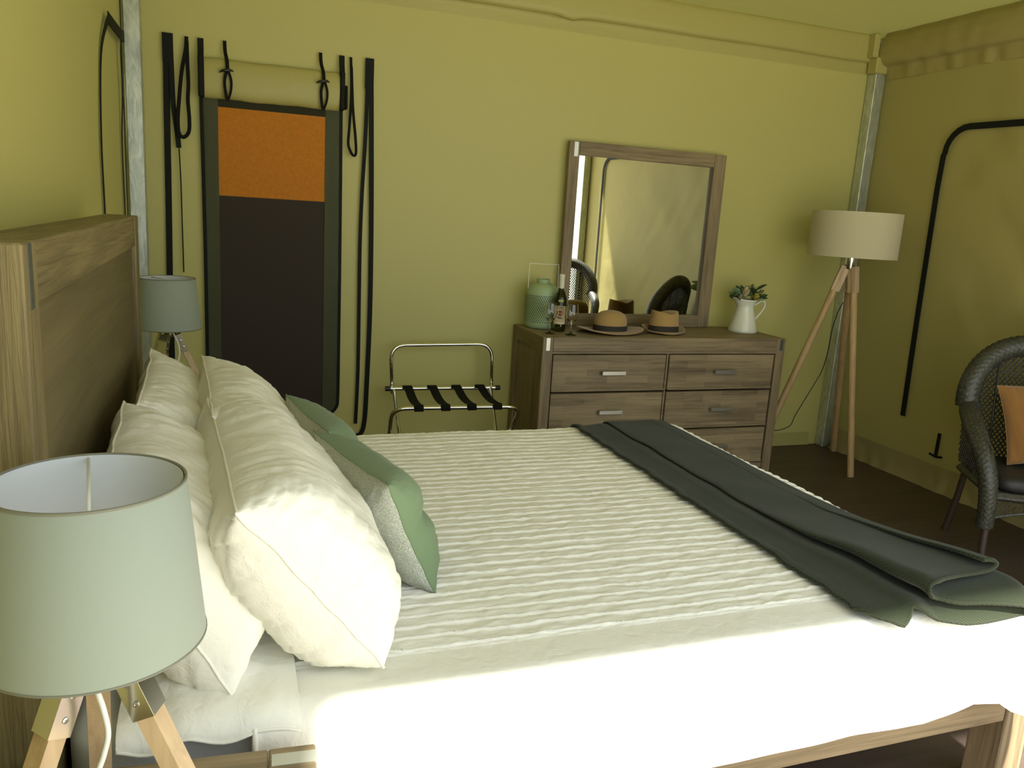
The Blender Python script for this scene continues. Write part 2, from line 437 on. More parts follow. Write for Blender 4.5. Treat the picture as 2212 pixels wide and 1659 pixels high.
# ------------------------------------------------------------------ straps and zips on the walls
def strap(name, pts, w, nrm, parent, mat='zip', th=.003, k=5, wv=None):
    return obj(name, MB().ribbon(smooth_path(pts, k), w, nrm, th, wv=wv), M[mat], parent)
NB = (0, -1, 0)
yb = 4.500
strap('zip_strip', [(-.245, yb, 2.25), (-.249, yb, 1.92), (-.253, yb, 1.45), (-.258, yb, 1.0), (-.258, yb, .5)], .030, NB, wb)
strap('zip_strip', [(-.226, yb-.004, 2.245), (-.223, yb-.008, 2.08), (-.219, yb-.014, 1.93), (-.205, yb-.014, 1.80), (-.198, yb-.012, 1.72)], .024, NB, wb)
strap('zip_strip', [(-.198, yb-.010, 1.74), (-.193, yb-.008, 1.555), (-.192, yb-.004, 1.40), (-.190, yb, 1.10)], .006, NB, wb)
strap('zip_end_patch', [(-.238, yb-.006, 2.256), (-.238, yb-.006, 2.12)], .050, NB, wb)
strap('hanging_loop', [(-.152, yb-.004, 2.25), (-.156, yb-.012, 2.19), (-.177, yb-.022, 2.08), (-.192, yb-.03, 1.94), (-.199, yb-.03, 1.85), (-.195, yb-.03, 1.79), (-.174, yb-.03, 1.772), (-.150, yb-.03, 1.80), (-.146, yb-.03, 1.86), (-.151, yb-.026, 1.95), (-.147, yb-.02, 2.03), (-.150, yb-.012, 2.13), (-.151, yb-.006, 2.23)], .018, NB, wb, 'strap')
strap('zip_strip', [(.752, yb, 2.248), (.760, yb, 2.0), (.774, yb, 1.4), (.778, yb, .9), (.770, yb, .5), (.762, yb, .28), (.742, yb, .20), (.70, yb, .185), (.62, yb, .18)], .026, NB, wb)
strap('zip_strip', [(.737, yb-.004, 2.248), (.735, yb-.004, 2.02), (.730, yb-.004, 1.82), (.719, yb-.004, 1.55), (.714, yb-.004, 1.31), (.715, yb-.004, 1.03), (.717, yb-.004, .58), (.709, yb-.004, .26)], .02, NB, wb, wv=None)
strap('zip_end_patch', [(.745, yb-.008, 2.253), (.745, yb-.008, 2.10)], .046, NB, wb)
strap('hanging_loop', [(.646, yb-.004, 2.248), (.650, yb-.016, 2.12), (.648, yb-.02, 2.0), (.640, yb-.026, 1.87), (.637, yb-.026, 1.81), (.648, yb-.026, 1.775), (.664, yb-.026, 1.752), (.679, yb-.026, 1.765), (.674, yb-.026, 1.85), (.660, yb-.022, 1.98), (.654, yb-.014, 2.10), (.650, yb-.008, 2.2)], .014, NB, wb, 'strap')
# left wall strap loop
NL = (1, 0, 0); xl = XL+.006
strap('hanging_strap', [(xl, 3.535, .9), (xl, 3.54, 1.39), (xl, 3.53, 1.69), (xl, 3.63, 2.01), (xl+.012, 3.79, 2.165), (xl+.012, 4.00, 2.17), (xl+.01, 4.30, 2.17)][0:5], .03, NL, wl)
strap('hanging_strap', [(xl+.012, 3.78, 2.165), (xl+.02, 3.98, 2.16), (xl+.02, 4.2, 2.17), (xl+.012, 4.37, 2.195)], .05, NL, wl)
strap('hanging_strap', [(xl+.016, 4.20, 2.17), (xl+.01, 4.225, 2.10), (xl+.008, 4.25, 1.93), (xl, 4.235, 1.72), (xl, 4.245, 1.39), (xl, 4.25, .9)], .03, NL, wl)
strap('zip_strip', [(xl, 4.36, 2.9), (xl, 4.36, .9)], .014, NL, wl)
# big zipped door outline on the right wall
NR = (-1, 0, 0); xr = 4.094
door = bpy.data.objects.new('door_1', None); COL.objects.link(door); door['kind'] = 'structure'; door.location = (XR, 2.2, 0)
pth = [(xr, 3.831, .386), (xr, 3.845, 1.0), (xr, 3.857, 1.80), (xr, 3.852, 2.0)]
for k in range(0, 7):
    a = k/6*PI/2; pth.append((xr, 3.70+.145*math.cos(a), 2.01+.145*math.sin(a)))
pth += [(xr, 3.35, 2.150), (xr, 2.2, 2.155), (xr, 1.2, 2.15)]
for k in range(0, 7):
    a = PI/2+k/6*PI/2; pth.append((xr, .87+.14*math.cos(a), 2.01+.14*math.sin(a)))
pth += [(xr, .728, 1.8), (xr, .73, .39)]
obj('door_zip', MB().ribbon([Vector(p) for p in pth], .036, NR, .006), M['zip'], door)
tb = MB().ribbon([(xr-.002, 3.535, .352), (xr-.006, 3.532, .28), (xr-.01, 3.53, .212)], .024, NR, .003)
tb.tube([(xr-.012, 3.575, .214), (xr-.014, 3.53, .206), (xr-.012, 3.485, .214)], .007, 8)
obj('toggle_strap', tb, M['strap'], door)

# ------------------------------------------------------------------ screened window in the back wall
win = bpy.data.objects.new('window_1', None); COL.objects.link(win); win['kind'] = 'structure'; win.location = (.26, 4.50, .3)
yw = 4.497
def panel(x0, x1, z0, z1, y=yw, th=.004, f=None, n=(1, 1)):
    m = MB(); 
    m.grid(lambda u, v: (x0+(x1-x0)*u, y-(f(u, v) if f else 0), z0+(z1-z0)*v), n[0], n[1]); return m
obj('dark_screen', panel(-.018, .527, .30, 1.502), M['darkmesh'], win)
obj('orange_panel', panel(-.016, .523, 1.500, 1.940, yw-.001), M['orange'], win)
obj('top_band', panel(-.018, .522, 1.936, 1.985, yw-.002), M['bandtop'], win)
obj('side_band', panel(-.080, -.012, .30, 1.985, yw-.003, f=lambda u, v: .006*abs(nz(v*7, u*2)), n=(4, 60)), M['band'], win, True)
m = MB()
def rb(u, v):
    z = .325+1.66*v; x1 = .603
    if z < .40: x1 = .603-.06*(1-math.sqrt(max(0, 1-((.40-z)/.08)**2)))
    return (.520+(x1-.520)*u, yw-.003-.006*abs(nz(v*7, u*2, 5)), z)
obj('side_band', m.grid(rb, 4, 80), M['band'], win, True)
obj('edge_zip', MB().ribbon([(-.087, yw-.004, 2.25), (-.090, yw-.004, 1.96), (-.086, yw-.004, 1.6), (-.083, yw-.004, 1.2), (-.083, yw-.004, .45)], .018, NB, .004), M['zip'], win)
pz = [(.600, yw-.004, 1.98), (.603, yw-.004, 1.6), (.606, yw-.004, 1.1), (.607, yw-.004, .45)]
for k in range(1, 7):
    a = k/6*PI/2; pz.append((.545+.062*math.cos(a), yw-.004, .40-.075*math.sin(a)))
pz.append((.2, yw-.004, .324))
obj('edge_zip', MB().ribbon(pz, .016, NB, .004), M['zip'], win)
# rolled-up blind over it
bl = thing('rolled_blind', 'rolled up olive canvas blind strapped above the orange and black screen window', 'blind', (.26, 4.47, 2.06))
def roll(u, v):
    a = PI*(v*1.18-.09); r = .096+.003*nz(u*6, v*3)
    return (-.073+.662*u, 4.497-.050*max(0, math.sin(a))**.6*(1+.05*nz(u*3, v)), 2.067-r*math.cos(a)+.004*nz(u*4, 1))
rm = MB().grid(roll, 30, 20)
obj('canvas_roll', rm, M['canvas'], bl, True)
for x0, x1, hx in ((-.102, -.074, 0), (.587, .612, 1)):
    e = MB().box(x0, x1, 4.435, 4.497, 1.972, 2.165, c=.006); e.ribbon([((x0+x1)/2, 4.494, 2.25), ((x0+x1)/2, 4.486, 2.20), ((x0+x1)/2, 4.46, 2.14)], .028, NB, .004)
    if hx: e.box(.612, .628, 4.45, 4.497, 1.98, 2.10, c=.006)
    obj('end_binding', e, M['zip'], bl)
for x in (.030, .497):
    t = thing('toggle_fastener', 'black toggle strap at the %s end of the rolled blind' % ('left' if x < .2 else 'right'), 'strap', (x, 4.44, 2.1))
    s = MB().ribbon(smooth_path([(x-.006, 4.496, 2.252), (x-.004, 4.485, 2.20), (x+.004, 4.45, 2.15), (x+.005, 4.432, 2.11)], 4), .017, NB, .003)
    obj('strap', s, M['strap'], t)
    s = MB().ribbon(smooth_path([(x+.004, 4.431, 2.11), (x-.008, 4.429, 2.06), (x-.006, 4.431, 2.01), (x+.003, 4.445, 1.965)], 4), .014, NB, .003)
    s.ribbon(smooth_path([(x+.008, 4.431, 2.105), (x+.022, 4.427, 2.06), (x+.020, 4.429, 2.01), (x+.006, 4.445, 1.965)], 4), .012, NB, .003)
    obj('strap', s, M['strap'], t)
    g = MB(); g.tube([(x-.033, 4.428, 2.092), (x-.018, 4.42, 2.10), (x, 4.418, 2.103), (x+.018, 4.42, 2.106), (x+.033, 4.428, 2.103)], lambda q: .0025+.006*math.sin(PI*q), 10)
    obj('toggle', g, M['blackplastic'], t, True)

# ------------------------------------------------------------------ bed frame with headboard
bed = thing('bed_frame', 'bed frame of brushed brown timber with a tall panelled headboard', 'bed', (.8, 2.09, 0))
HX0, HX1 = -.353, -.257
p = MB().box(HX0, HX1, 1.261, 1.350, 0, 1.42, c=.003); obj('headboard_post', p, M['rough_z'], bed)
obj('inlay', MB().box(HX1-.004, HX1+.0015, 1.292, 1.314, 1.325, 1.418), M['inlay_dark'], bed)
p = MB().box(HX0, HX1, 2.80, 2.90, 0, 1.42, c=.003); obj('headboard_post', p, M['rough_z'], bed)
obj('headboard_rail', MB().box(HX0, HX1-.001, 1.3505, 2.7995, 1.328, 1.42, c=.002), M['rough_y'], bed)
obj('headboard_panel', MB().box(HX0+.02, HX1-.012, 1.3505, 2.7995, .30, 1.3275), M['panel'], bed)
obj('side_rail', MB().box(HX1+.001, 1.955, 1.335, 1.363, .250, .40, c=.003), M['wood_x'], bed)
obj('side_rail', MB().box(HX1+.001, 1.955, 2.80, 2.828, .250, .40, c=.003), M['wood_x'], bed)
obj('foot_rail', MB().box(1.97, 2.00, 1.431, 2.732, .250, .38, c=.003), M['wood_y'], bed)
for y in (1.330, 2.733): obj('leg', MB().box(1.956, 2.05, y, y+.10, 0, .40, c=.004), M['wood_z'], bed)
obj('slat_base', MB().box(HX1+.002, 1.799, 1.364, 2.799, .30, .333), M['wood_y'], bed)
# mattress
def rbox(x0, x1, y0, y1, z0, z1, r, n=6, k=24):
    # rounded box through a rounded rectangle section, soft top edges
    m = MB(); rings = []
    for (ins, z) in [(r*(1-math.sin(a)), z0+r*(1-math.cos(a))) for a in [i/n*PI/2 for i in range(n+1)]] + [(r*(1-math.cos(a)), z1-r+r*math.sin(a)) for a in [i/n*PI/2 for i in range(n+1)]]:
        rings.append((ins, z))
    vs = []; cnt = 0; R = .06
    for ins, z in rings:
        a0, a1, b0, b1 = x0+ins, x1-ins, y0+ins, y1-ins; loop = []
        for (cxx, cyy, st) in ((a1-R, b1-R, 0), (a0+R, b1-R, PI/2), (a0+R, b0+R, PI), (a1-R, b0+R, 1.5*PI)):
            for i in range(k//4): 
                t = st+i/(k//4-1)*PI/2; loop.append((cxx+R*math.cos(t), cyy+R*math.sin(t), z))
        vs += loop; cnt = len(loop)
    fs = []
    for i in range(len(rings)-1):
        for j in range(cnt): fs.append((i*cnt+j, i*cnt+(j+1) % cnt, (i+1)*cnt+(j+1) % cnt, (i+1)*cnt+j))
    fs.append(tuple(range(cnt))[::-1]); fs.append(tuple((len(rings)-1)*cnt+j for j in range(cnt)))
    return m.add(vs, fs)
mt = obj('mattress', rbox(-.25, 1.80, 1.285, 2.865, .436, .640, .035), M['sheet'], None, True, ang=50)
tag(mt, 'mattress in a pale fitted sheet, its side showing behind the near bedside lamp legs', 'mattress')

# ------------------------------------------------------------------ bedspread
AX, BY0, BY1, RR, ZT = 1.795, 1.295, 2.86, .052, .656
def bedmap(a, b, h=0.0):
    dx = max(0, a-AX); e = -1 if b < BY0 else 1; dy = max(0, BY0-b, b-BY1)
    x, y, z = min(a, AX), min(max(b, BY0), BY1), ZT
    d = (dx**3+dy**3)**(1/3)
    if d <= 1e-9: return Vector((x, y, z+h))
    q = math.hypot(dx, dy); ux, uy = dx/q, e*dy/q
    t = min(d/RR, PI/2); R = RR
    out = R*math.sin(t); dn = R*(1-math.cos(t))+max(0, d-R*PI/2)
    nx, nzz = math.sin(t), math.cos(t)
    if dx > 0: out += .50*max(0, dn-R)*(dx/q)
    return Vector((x+ux*(out+h*nx), y+uy*(out+h*nx), z-dn+h*nzz))
PITCH = .0425
def crs(x): return (1-min(1, abs(x)*3))
def spread(a, b):
    h = .004*nz(a*3, b*3)
    if BY0+.08 < b < BY1+.2:
        yy = b+.0045*nz(a*11, b*9)+.003*nz(a*26, b*30, 3)
        k = (yy-1.385)/PITCH; fr = k-math.floor(k); dd = min(fr, 1-fr)*PITCH
        if k > -.3: h += .0070*math.exp(-(dd/.0028)**2)*(1+.3*nz(a*30, b*3))+.0045*nz(a*16, k*1.3+5)*math.sin(PI*fr)+.0022*math.sin(PI*fr)+.0016*crs(nz(a*34, b*40, 2))
    else:
        dy = BY0-b
        if dy > 0: h += (.010*nz(a*2.2, 3, dy*1.5)+.006*nz(a*6, dy*3, 9))*min(1, dy/.12)+.004*min(1, dy/.1)
    return h
bs = [];  b = BY0-.34
y = BY0-.345
while y < BY0+.07: bs.append(y); y += .010
while y < BY1+.02: bs.append(y); y += .0028
while y < BY1+.33: bs.append(y); y += .012
As = [.040+i*.0078 for i in range(int((AX+.32-.04)/.0078)+1)]
q = MB(); nb, na = len(bs), len(As)
for b in bs:
    for a in As:
        bb = b
        if b < BY0-.20:   # hem of the near drape wanders a little
            hemd = (-.245 if False else 0)
            hz = .385+.012*nz(a*2.0, 8)+(.028 if a > 1.5 else 0)*max(0, 1-abs(a-1.70)/.16)
            full = (ZT-RR)-hz+RR*PI/2
            t = (BY0-.20-b)/.145; bb = (BY0-.20)-t*(full-.20)
        p = bedmap(a, bb, spread(a, bb)); q.v.append(tuple(p))
for j in range(nb-1):
    for i in range(na-1):
        k0 = j*na+i; q.f.append((k0, k0+1, k0+na+1, k0+na)); q.mi.append(0)
sp = obj('bedspread', q, M['quilt'], None, True)
tag(sp, 'white ruched pintuck bedspread covering the bed', 'bedspread')
# turned edge of the bedspread at the pillow end
hm = MB().tube([bedmap(.040+.004*nz(b*9), b, .002) for b in [BY0-.20+i*.02 for i in range(20)]], .005, 8)
obj('hem', hm, M['white'], sp, True)

# ------------------------------------------------------------------ knitted throw folded over the foot
prof = [(1.315, .010), (1.35, .012), (1.39, .014), (1.425, .018), (1.452, .026), (1.475, .027), (1.50, .021), (1.53, .014), (1.60, .012), (1.70, .012), (1.79, .013), (1.835, .018),
        (1.852, .030), (1.835, .040), (1.79, .038), (1.70, .034), (1.60, .033), (1.545, .038), (1.512, .050), (1.505, .066), (1.525, .076), (1.57, .070), (1.65, .060), (1.73, .058), (1.78, .062), (1.805, .074), (1.79, .086), (1.755, .088)]
pp = smooth_path([(1.335+(x-1.315)*.86, 0, z) for x, z in prof], 4)
SS = len(pp)
def thr(i, b, side):
    p0 = pp[i]; d = (pp[min(i+1, SS-1)]-pp[max(i-1, 0)]).normalized(); n = Vector((-d.z, 0, d.x))
    t = max(0, min(1, (b-1.25)/.7)); fl = 1-.66*t*t*(3-2*t)
    x = p0.x; z0_ = min(p0.z, .052+(p0.z-.052)*(1-t)) if p0.z > .052 else p0.z; z = z0_*fl if p0.z > .012 else p0.z
    th = .004*(1 if side else -1)
    xx = x+n.x*th; zz = max(.006, z+n.z*th)
    u = i/SS
    kx = max(0, min(1, (b-1.3)/.5)); xx = 1.335+(xx-1.335)*(1.03-.11*kx)
    xx += .010*nz(b*5, u*3)+(.012*nz(b*16, 2) if i < 6 else 0)-(.03*(1.6-b) if b < 1.6 else 0)*(1 if u > .2 else .0)*0
    return xx, zz+.004*nz(b*7, xx*6)+.003
def throwpt(i, s, side):
    u = i/SS
    K = [(0, 1.300), (.05, 1.262), (.09, 1.250), (.15, 1.272), (.2, 1.262), (.3, 1.240), (.42, 1.236), (.5, 1.250), (.62, 1.272), (.75, 1.284), (.85, 1.300), (1.01, 1.310)]
    bn = next(a[1]+(c[1]-a[1])*(u-a[0])/(c[0]-a[0]) for a, c in zip(K, K[1:]) if u < c[0])+.006*nz(u*14, 4)
    b = bn+(2.86+.22-bn)*s
    x, h = thr(i, b, side)
    return bedmap(x, b, h+.006)
th = MB(); NSS = 170
for side in (0, 1):
    o = len(th.v)
    for j in range(NSS+1):
        for i in range(SS): th.v.append(tuple(throwpt(i, (j/NSS)**1.25, side)))
    for j in range(NSS):
        for i in range(SS-1): k0 = o+j*SS+i; th.f.append((k0, k0+1, k0+SS+1, k0+SS)); th.mi.append(0)
h2 = (NSS+1)*SS
for i in range(SS-1):
    th.f.append((i, i+1, h2+i+1, h2+i)); th.mi.append(0)
    e = NSS*SS; th.f.append((e+i, e+i+1, h2+e+i+1, h2+e+i)); th.mi.append(0)
for j in range(NSS):
    for i in (0, SS-1): th.f.append((j*SS+i, (j+1)*SS+i, h2+(j+1)*SS+i, h2+j*SS+i)); th.mi.append(0)
t = obj('knitted_throw', th, M['knit'], None, True)
tag(t, 'dark green knitted throw folded in a long band across the foot of the bed', 'throw')
obj('edge_ribbing', MB().tube([throwpt(i, 0, 0)*.5+throwpt(i, 0, 1)*.5 for i in range(SS)], .0055, 6), M['knit'], t, True)

# ------------------------------------------------------------------ pillows
def crease(x): return (1-min(1, abs(x)*2.6))**2
def pillow_mb(L, H, T, seed, sag=.25, wr=.013, ears=.06, n=96, m=66, front=1.55, pu=7, wander=.006, tuft=0):
    mb = MB()
    for side in (1, -1):
        def f(a, b, side=side):
            u, v = math.sin((2*a-1)*PI/2), math.sin((2*b-1)*PI/2)
            x = L/2*u*(1-ears*(1-v*v)*u*u); z = H/2*v*(1-ears*1.2*(1-u*u)*v*v)
            q4 = (u*v)**4; z *= 1-.03*q4
            base = (max(0, (1-abs(u)**pu))**.55)*(max(0, 1-abs(v)**3.2)**.60)
            k = front if side > 0 else 2-front
            y = side*T/2*base*(1-sag*v)*k
            ev = abs(v)**1.5; eu = abs(u)**3
            w = wr*(-.75*crease(nz(u*11+seed+v*1.2, v*1.1, side))*(.12+ev*.9)-.7*crease(nz(u*1.6, v*9+seed, side*2))*(eu+.05)
                    -.35*crease(nz(u*5+v*1.5+seed, v*1.6-u, seed+side))+.7*nz(u*2.2, v*2.2, seed))
            w += wr*.22*nz(u*30+v*3, v*2.5, seed+7)*ev+wr*.25*nz(u*3, v*26, seed+3)*eu
            if tuft: y *= 1-tuft*math.exp(-(v/.13)**2)*(.35+.65*abs(u)) if side > 0 else 1-tuft*math.exp(-(v/.13)**2)*.5
            y += side*w*min(1, base*2.5)+wander*nz(u*3, v*3, seed)
            return (x, y, z)
        mb.grid(f, n, m, mi=0 if side > 0 else 1)
    return mb
def place(mb, c, rz, tilt, roll=0, bend=0):
    # local x -> along the bed head (world Y), local y -> world +X, local z up; tilt leans the top back (-X)
    Mx = Matrix.Translation(c) @ Matrix.Rotation(rz, 4, 'Z') @ Matrix.Rotation(-tilt, 4, 'Y') @ Matrix.Rotation(roll, 4, 'X') @ Matrix(((0, 1, 0, 0), (1, 0, 0, 0), (0, 0, 1, 0), (0, 0, 0, 1)))
    out = MB(); out.f = mb.f; out.mi = mb.mi
    for v in mb.v:
        v = Vector(v); v.y -= bend*(v.z*v.z*4) if bend else 0
        out.v.append(tuple(Mx @ v))
    return out
def seam_of(mb, n, m, r=.0028):
    # piping loop along the rim of the first face
    idx = [i for i in range(n+1)]+[(j*(n+1)+n) for j in range(1, m+1)]+[m*(n+1)+i for i in range(n-1, -1, -1)]+[j*(n+1) for j in range(m-1, 0, -1)]
    return MB().tube([mb.v[i] for i in idx], r, 6, closed=True)
def pillow(label, c, dims, rz, tilt, seed, roll=0, **kw):
    mb = place(pillow_mb(*dims, seed, **kw), c, math.radians(rz), math.radians(tilt), math.radians(roll))
    t = thing('pillow', label, 'pillow', (c[0], c[1], .65))
    obj('pillowcase', mb, M['white'], t, True)
    obj('seam', seam_of(mb, 96, 66), M['white'], t, True)
    return t
pillow('white pillow leaning on the far end of the headboard, back row', (-.122, 2.345, .835), (.74, .41, .20), 2, 24, 3, front=1.2)
p2 = pillow('white pillow against the near end of the headboard, behind the grey lampshade', (-.108, 1.660, .838), (.72, .42, .24), 2, 30, 11, front=1.15)
pillow('white pillow in the front row, far side, behind the far green cushion', (.068, 2.27, .838), (.76, .42, .23), 3, 34, 23, front=1.15)
pillow('large white pillow in the front row, its near end in bright sun', (.112, 1.690, .842), (.80, .42, .27), 4, 38, 37, pu=12, front=1.05, sag=.1)
def fl(u, v):
    x = -.17+.285*u; b = 1.50-.29*v
    h = .016+.012*math.sin(PI*u)*(1-v)+.006*nz(x*22, v*3)+.02*(1-v)
    y = max(b, 1.285-.035*(1 if v > .5 else 0)); 
    p = Vector((x, b, .660+h-.02))
    if b < 1.30: 
        t = (1.30-b)/.09; p.y = 1.30-.055*math.sin(min(1, t)*PI/2); p.z -= .040*t*t*(.65+.35*math.sin(u*PI*2.2+.6)**2)
    return p
fb = MB().grid(fl, 50, 26)
obj('pillowcase_flap', fb, M['white'], p2, True)
obj('flap_hem', MB().tube([fl(i/50, 1) for i in range(51)], .003, 6), M['white'], p2, True)

# green cushions: sage front, silver marl back
def green(label, c, dims, rz, tilt, seed, roll=0):
    mb = place(pillow_mb(*dims, seed, sag=.0, wr=.007, ears=.09, n=60, m=48, front=1.15, pu=4, wander=.003, tuft=.28), c, math.radians(rz), math.radians(tilt), math.radians(roll))
    t = thing('cushion', label, 'cushion', (c[0], c[1], .66), 'two tone green cushions')
    obj('cushion_cover', mb, [M['green'], M['silver']], t, True)
    obj('seam', seam_of(mb, 60, 48, .002), M['green'], t, True)
    return t
green('green and silver cushion nearer the camera, leaning on the front pillow', (.325, 1.80, .795), (.45, .31, .17), 14, 24, 51)
green('green and silver cushion farther along, partly behind the near green cushion', (.262, 2.18, .80), (.42, .31, .16), 10, 22, 67)

# ------------------------------------------------------------------ bedside tables
def bedside(label, c, rz):
    t = thing('bedside_table', label, 'table', (0, 0, 0), None)
    X0, X1, Y0, Y1, H = -.235, .235, -.23, .23, .63
    obj('table_top', MB().box(X0, X1-.074, Y0, Y1, H-.07, H, c=.003), M['wood_x'], t)
    obj('top_edge', MB().box(X1-.073, X1, Y0, Y1, H-.07, H+.0005, c=.003), M['wood_x'], t)
    for s in (1, -1):
        ys = s*(.23-.032); obj('inlay', MB().box(X1-.068, X1+.001, ys-.014, ys+.014, H-.03, H+.0015), M['inlay'], t)
    for sx in (X0, X1-.06):
        for sy in (Y0, Y1-.06): obj('leg', MB().box(sx, sx+.06, sy, sy+.06, 0, H-.0705, c=.003), M['wood_z'], t)
    obj('side_panel', MB().box(X0+.06, X1-.06, Y0+.012, Y0+.03, .08, H-.0705), M['wood_x'], t)
    obj('side_panel', MB().box(X0+.06, X1-.06, Y1-.03, Y1-.012, .08, H-.0705), M['wood_x'], t)
    for z0 in (.10, .335):
        d = obj('drawer', MB().box(X1-.03, X1-.006, Y0+.064, Y1-.064, z0, z0+.215, c=.003), M['wood_y'], t)
        obj('handle', MB().box(X1-.006, X1+.02, -.06, .06, z0+.095, z0+.115, c=.002), M['nickel'], d)
    t.location = c; t.rotation_euler = (0, 0, math.radians(rz))
    return t
bedside('brown timber bedside table beside the near side of the bed', (-.118, .975, 0), -4)
bedside('brown timber bedside table beyond the far pillows', (-.15, 3.69, 0), 0)

# ------------------------------------------------------------------ grey tripod table lamps
def table_lamp(label, loc, rz):
    t = thing('table_lamp', label, 'lamp', (0, 0, 0), 'grey tripod bedside lamps')
    zb, zt, rb_, rt = .303, .514, .133, .113
    pr = [(rb_, zb), (rt, zt), (rt-.002, zt+.0015), (rt-.004, zt), (rb_-.004, zb)]
    sh = obj('lamp_shade', MB().lathe(pr[:3], n=72), M['shade_grey'], t, True)
    obj('shade_lining', MB().lathe(pr[3:]+[], n=72), M['shade_in'], sh, True)
    for rr_, z in ((rt-.001, zt), (rb_-.001, zb)):
        tr = MB().tube([(rr_*math.cos(a), rr_*math.sin(a), z) for a in [k/72*2*PI for k in range(72)]], .0022, 6, closed=True)
        obj('shade_trim', tr, M['shade_trim'], sh, True)
    sp = MB()
    sp.tube([(.004, rt-.005, zt-.004), (0, 0, zt-.010), (-.004, -rt+.005, zt-.004)], .0022, 8)
    obj('shade_spider', sp, M['whiteplastic'], sh, True)
    obj('socket', MB().lathe([(.001, .285), (.018, .285), (.018, .33), (.012, .35), (.012, .375), (.001, .375)], n=20), M['whiteplastic'], t, True, ang=40)
    obj('bulb', MB().lathe([(.012, .37), (.016, .38), (.026, .40), (.028, .415), (.02, .432), (.001, .438)], n=20), M['whiteplastic'], t, True)
    hub = MB().lathe([(.001, .262), (.028, .262), (.030, .27), (.030, .284), (.022, .290), (.001, .291)], n=28)
    obj('hub', hub, M['chrome'], t, True, ang=40)
    for k in range(3):
        a = math.radians(90+120*k+0)
        def P(r, z): return Vector((r*math.cos(a), r*math.sin(a), z))
        top, bot = P(.036, .268), P(.150, .0)
        d = (bot-top).normalized(); side = Vector((-math.sin(a), math.cos(a), 0)); out = side.cross(d)
        lg = obj('leg', MB().bar(top, bot+d*.0, .030, .024, up=out), M['oak_z'], t)
        b0, b1 = top-d*.006, top+d*.075
        br = MB()
        for s in (1, -1): br.bar(b0+side*s*.0165, b1+side*s*.0165, .0022, .030, up=out)
        br.bar(b0-out*.0, b1, .0345, .0285, up=out) if False else None
        br.bar(b0+out*.0145, b1+out*.0145, .0345, .0016, up=out)
        br.bar(b0-out*.0145, b1-out*.0145, .0345, .0016, up=out)
        bk = obj('bracket', br, M['bracket'], lg)
        for q_ in (.022, .052):
            for sg in (1, -1):
                c0 = top+d*q_+side*sg*.0175
                so_ = obj('screw', MB().lathe([(.0045, 0), (.0042, .0016), (.0015, .0022), (.0005, .0012)], (0, 0, 0), 12), M['nickel'], lg, True, ang=40)
                so_.data.transform(Matrix.Translation(c0) @ (side*sg).to_track_quat('Z', 'Y').to_matrix().to_4x4())
    t.location = loc; t.rotation_euler = (0, 0, math.radians(rz)); return t
lampA = table_lamp('grey tripod table lamp on the near bedside table, bottom left', (-.160, 1.057, .631), 10)
cb = MB().tube(smooth_path([(-.004, -.030, .288), (-.004, -.052, .262), (.002, -.060, .235), (.006, -.060, .200), (.000, -.060, .170), (-.010, -.062, .140), (-.03, -.07, .06), (-.05, -.10, .006), (-.10, -.14, .005)], 6), .0036, 10)
cbo = obj('power_cable', cb, M['whiteplastic'], lampA, True)
cbo.data.transform(Matrix.Translation(Vector(lampA.location)))
lampB = dup(lampA, (-.222, 3.69, .631), math.radians(40), 'grey tripod table lamp on the far bedside table, beside the headboard')

# ------------------------------------------------------------------ dresser
dr = thing('dresser', 'wide brown timber dresser with six drawers against the back wall', 'dresser', (2.44, 4.25, 0))
X0, X1, Y0, Y1, H = 1.640, 3.246, 4.0, 4.49, .852
obj('dresser_top', MB().box(X0+.062, X1-.062, Y0, Y1, H-.082, H, c=.003), M['wood_x'], dr)
for s, x0 in ((0, X0), (1, X1-.0615)):
    obj('post', MB().box(x0, x0+.0615, Y0, Y0+.0615, 0, H, c=.003), M['wood_z'], dr)
    obj('post', MB().box(x0, x0+.0615, Y1-.0615, Y1, 0, H, c=.003), M['wood_z'], dr)
    xs = x0+.006 if s == 0 else x0+.0615-.012-.006
    obj('side_rail', MB().box(x0+.001, x0+.0605, Y0+.062, Y1-.062, H-.082, H-.0002, c=.002), M['wood_y'], dr)
    obj('side_panel', MB().box(x0+.012, x0+.05, Y0+.062, Y1-.062, .08, H-.083), M['wood_z'], dr)
    obj('side_rail', MB().box(x0+.001, x0+.0605, Y0+.062, Y1-.062, .03, .079, c=.002), M['wood_y'], dr)
    xc = x0+.031
    obj('inlay', MB().box(xc-.011, xc+.011, Y0-.0015, Y0+.003, H-.074, H-.004), M['inlay'] if s == 0 else M['inlay_dark'], dr)
fr = MB().box(X0+.062, X1-.062, Y0+.006, Y0+.05, H-.093, H-.0825); fr.box(2.4285, 2.4395, Y0+.012, Y0+.05, .04, H-.095); fr.box(X0+.062, X1-.062, Y0+.01, Y0+.05, .03, .062)
obj('face_frame', fr, M['wood_x'], dr)
obj('carcass', MB().box(X0+.062, X1-.062, Y0+.055, Y1-.03, .03, H-.0835), M['gap'], dr)
zrow = [(.541, .752), (.305, .530), (.069, .294)]
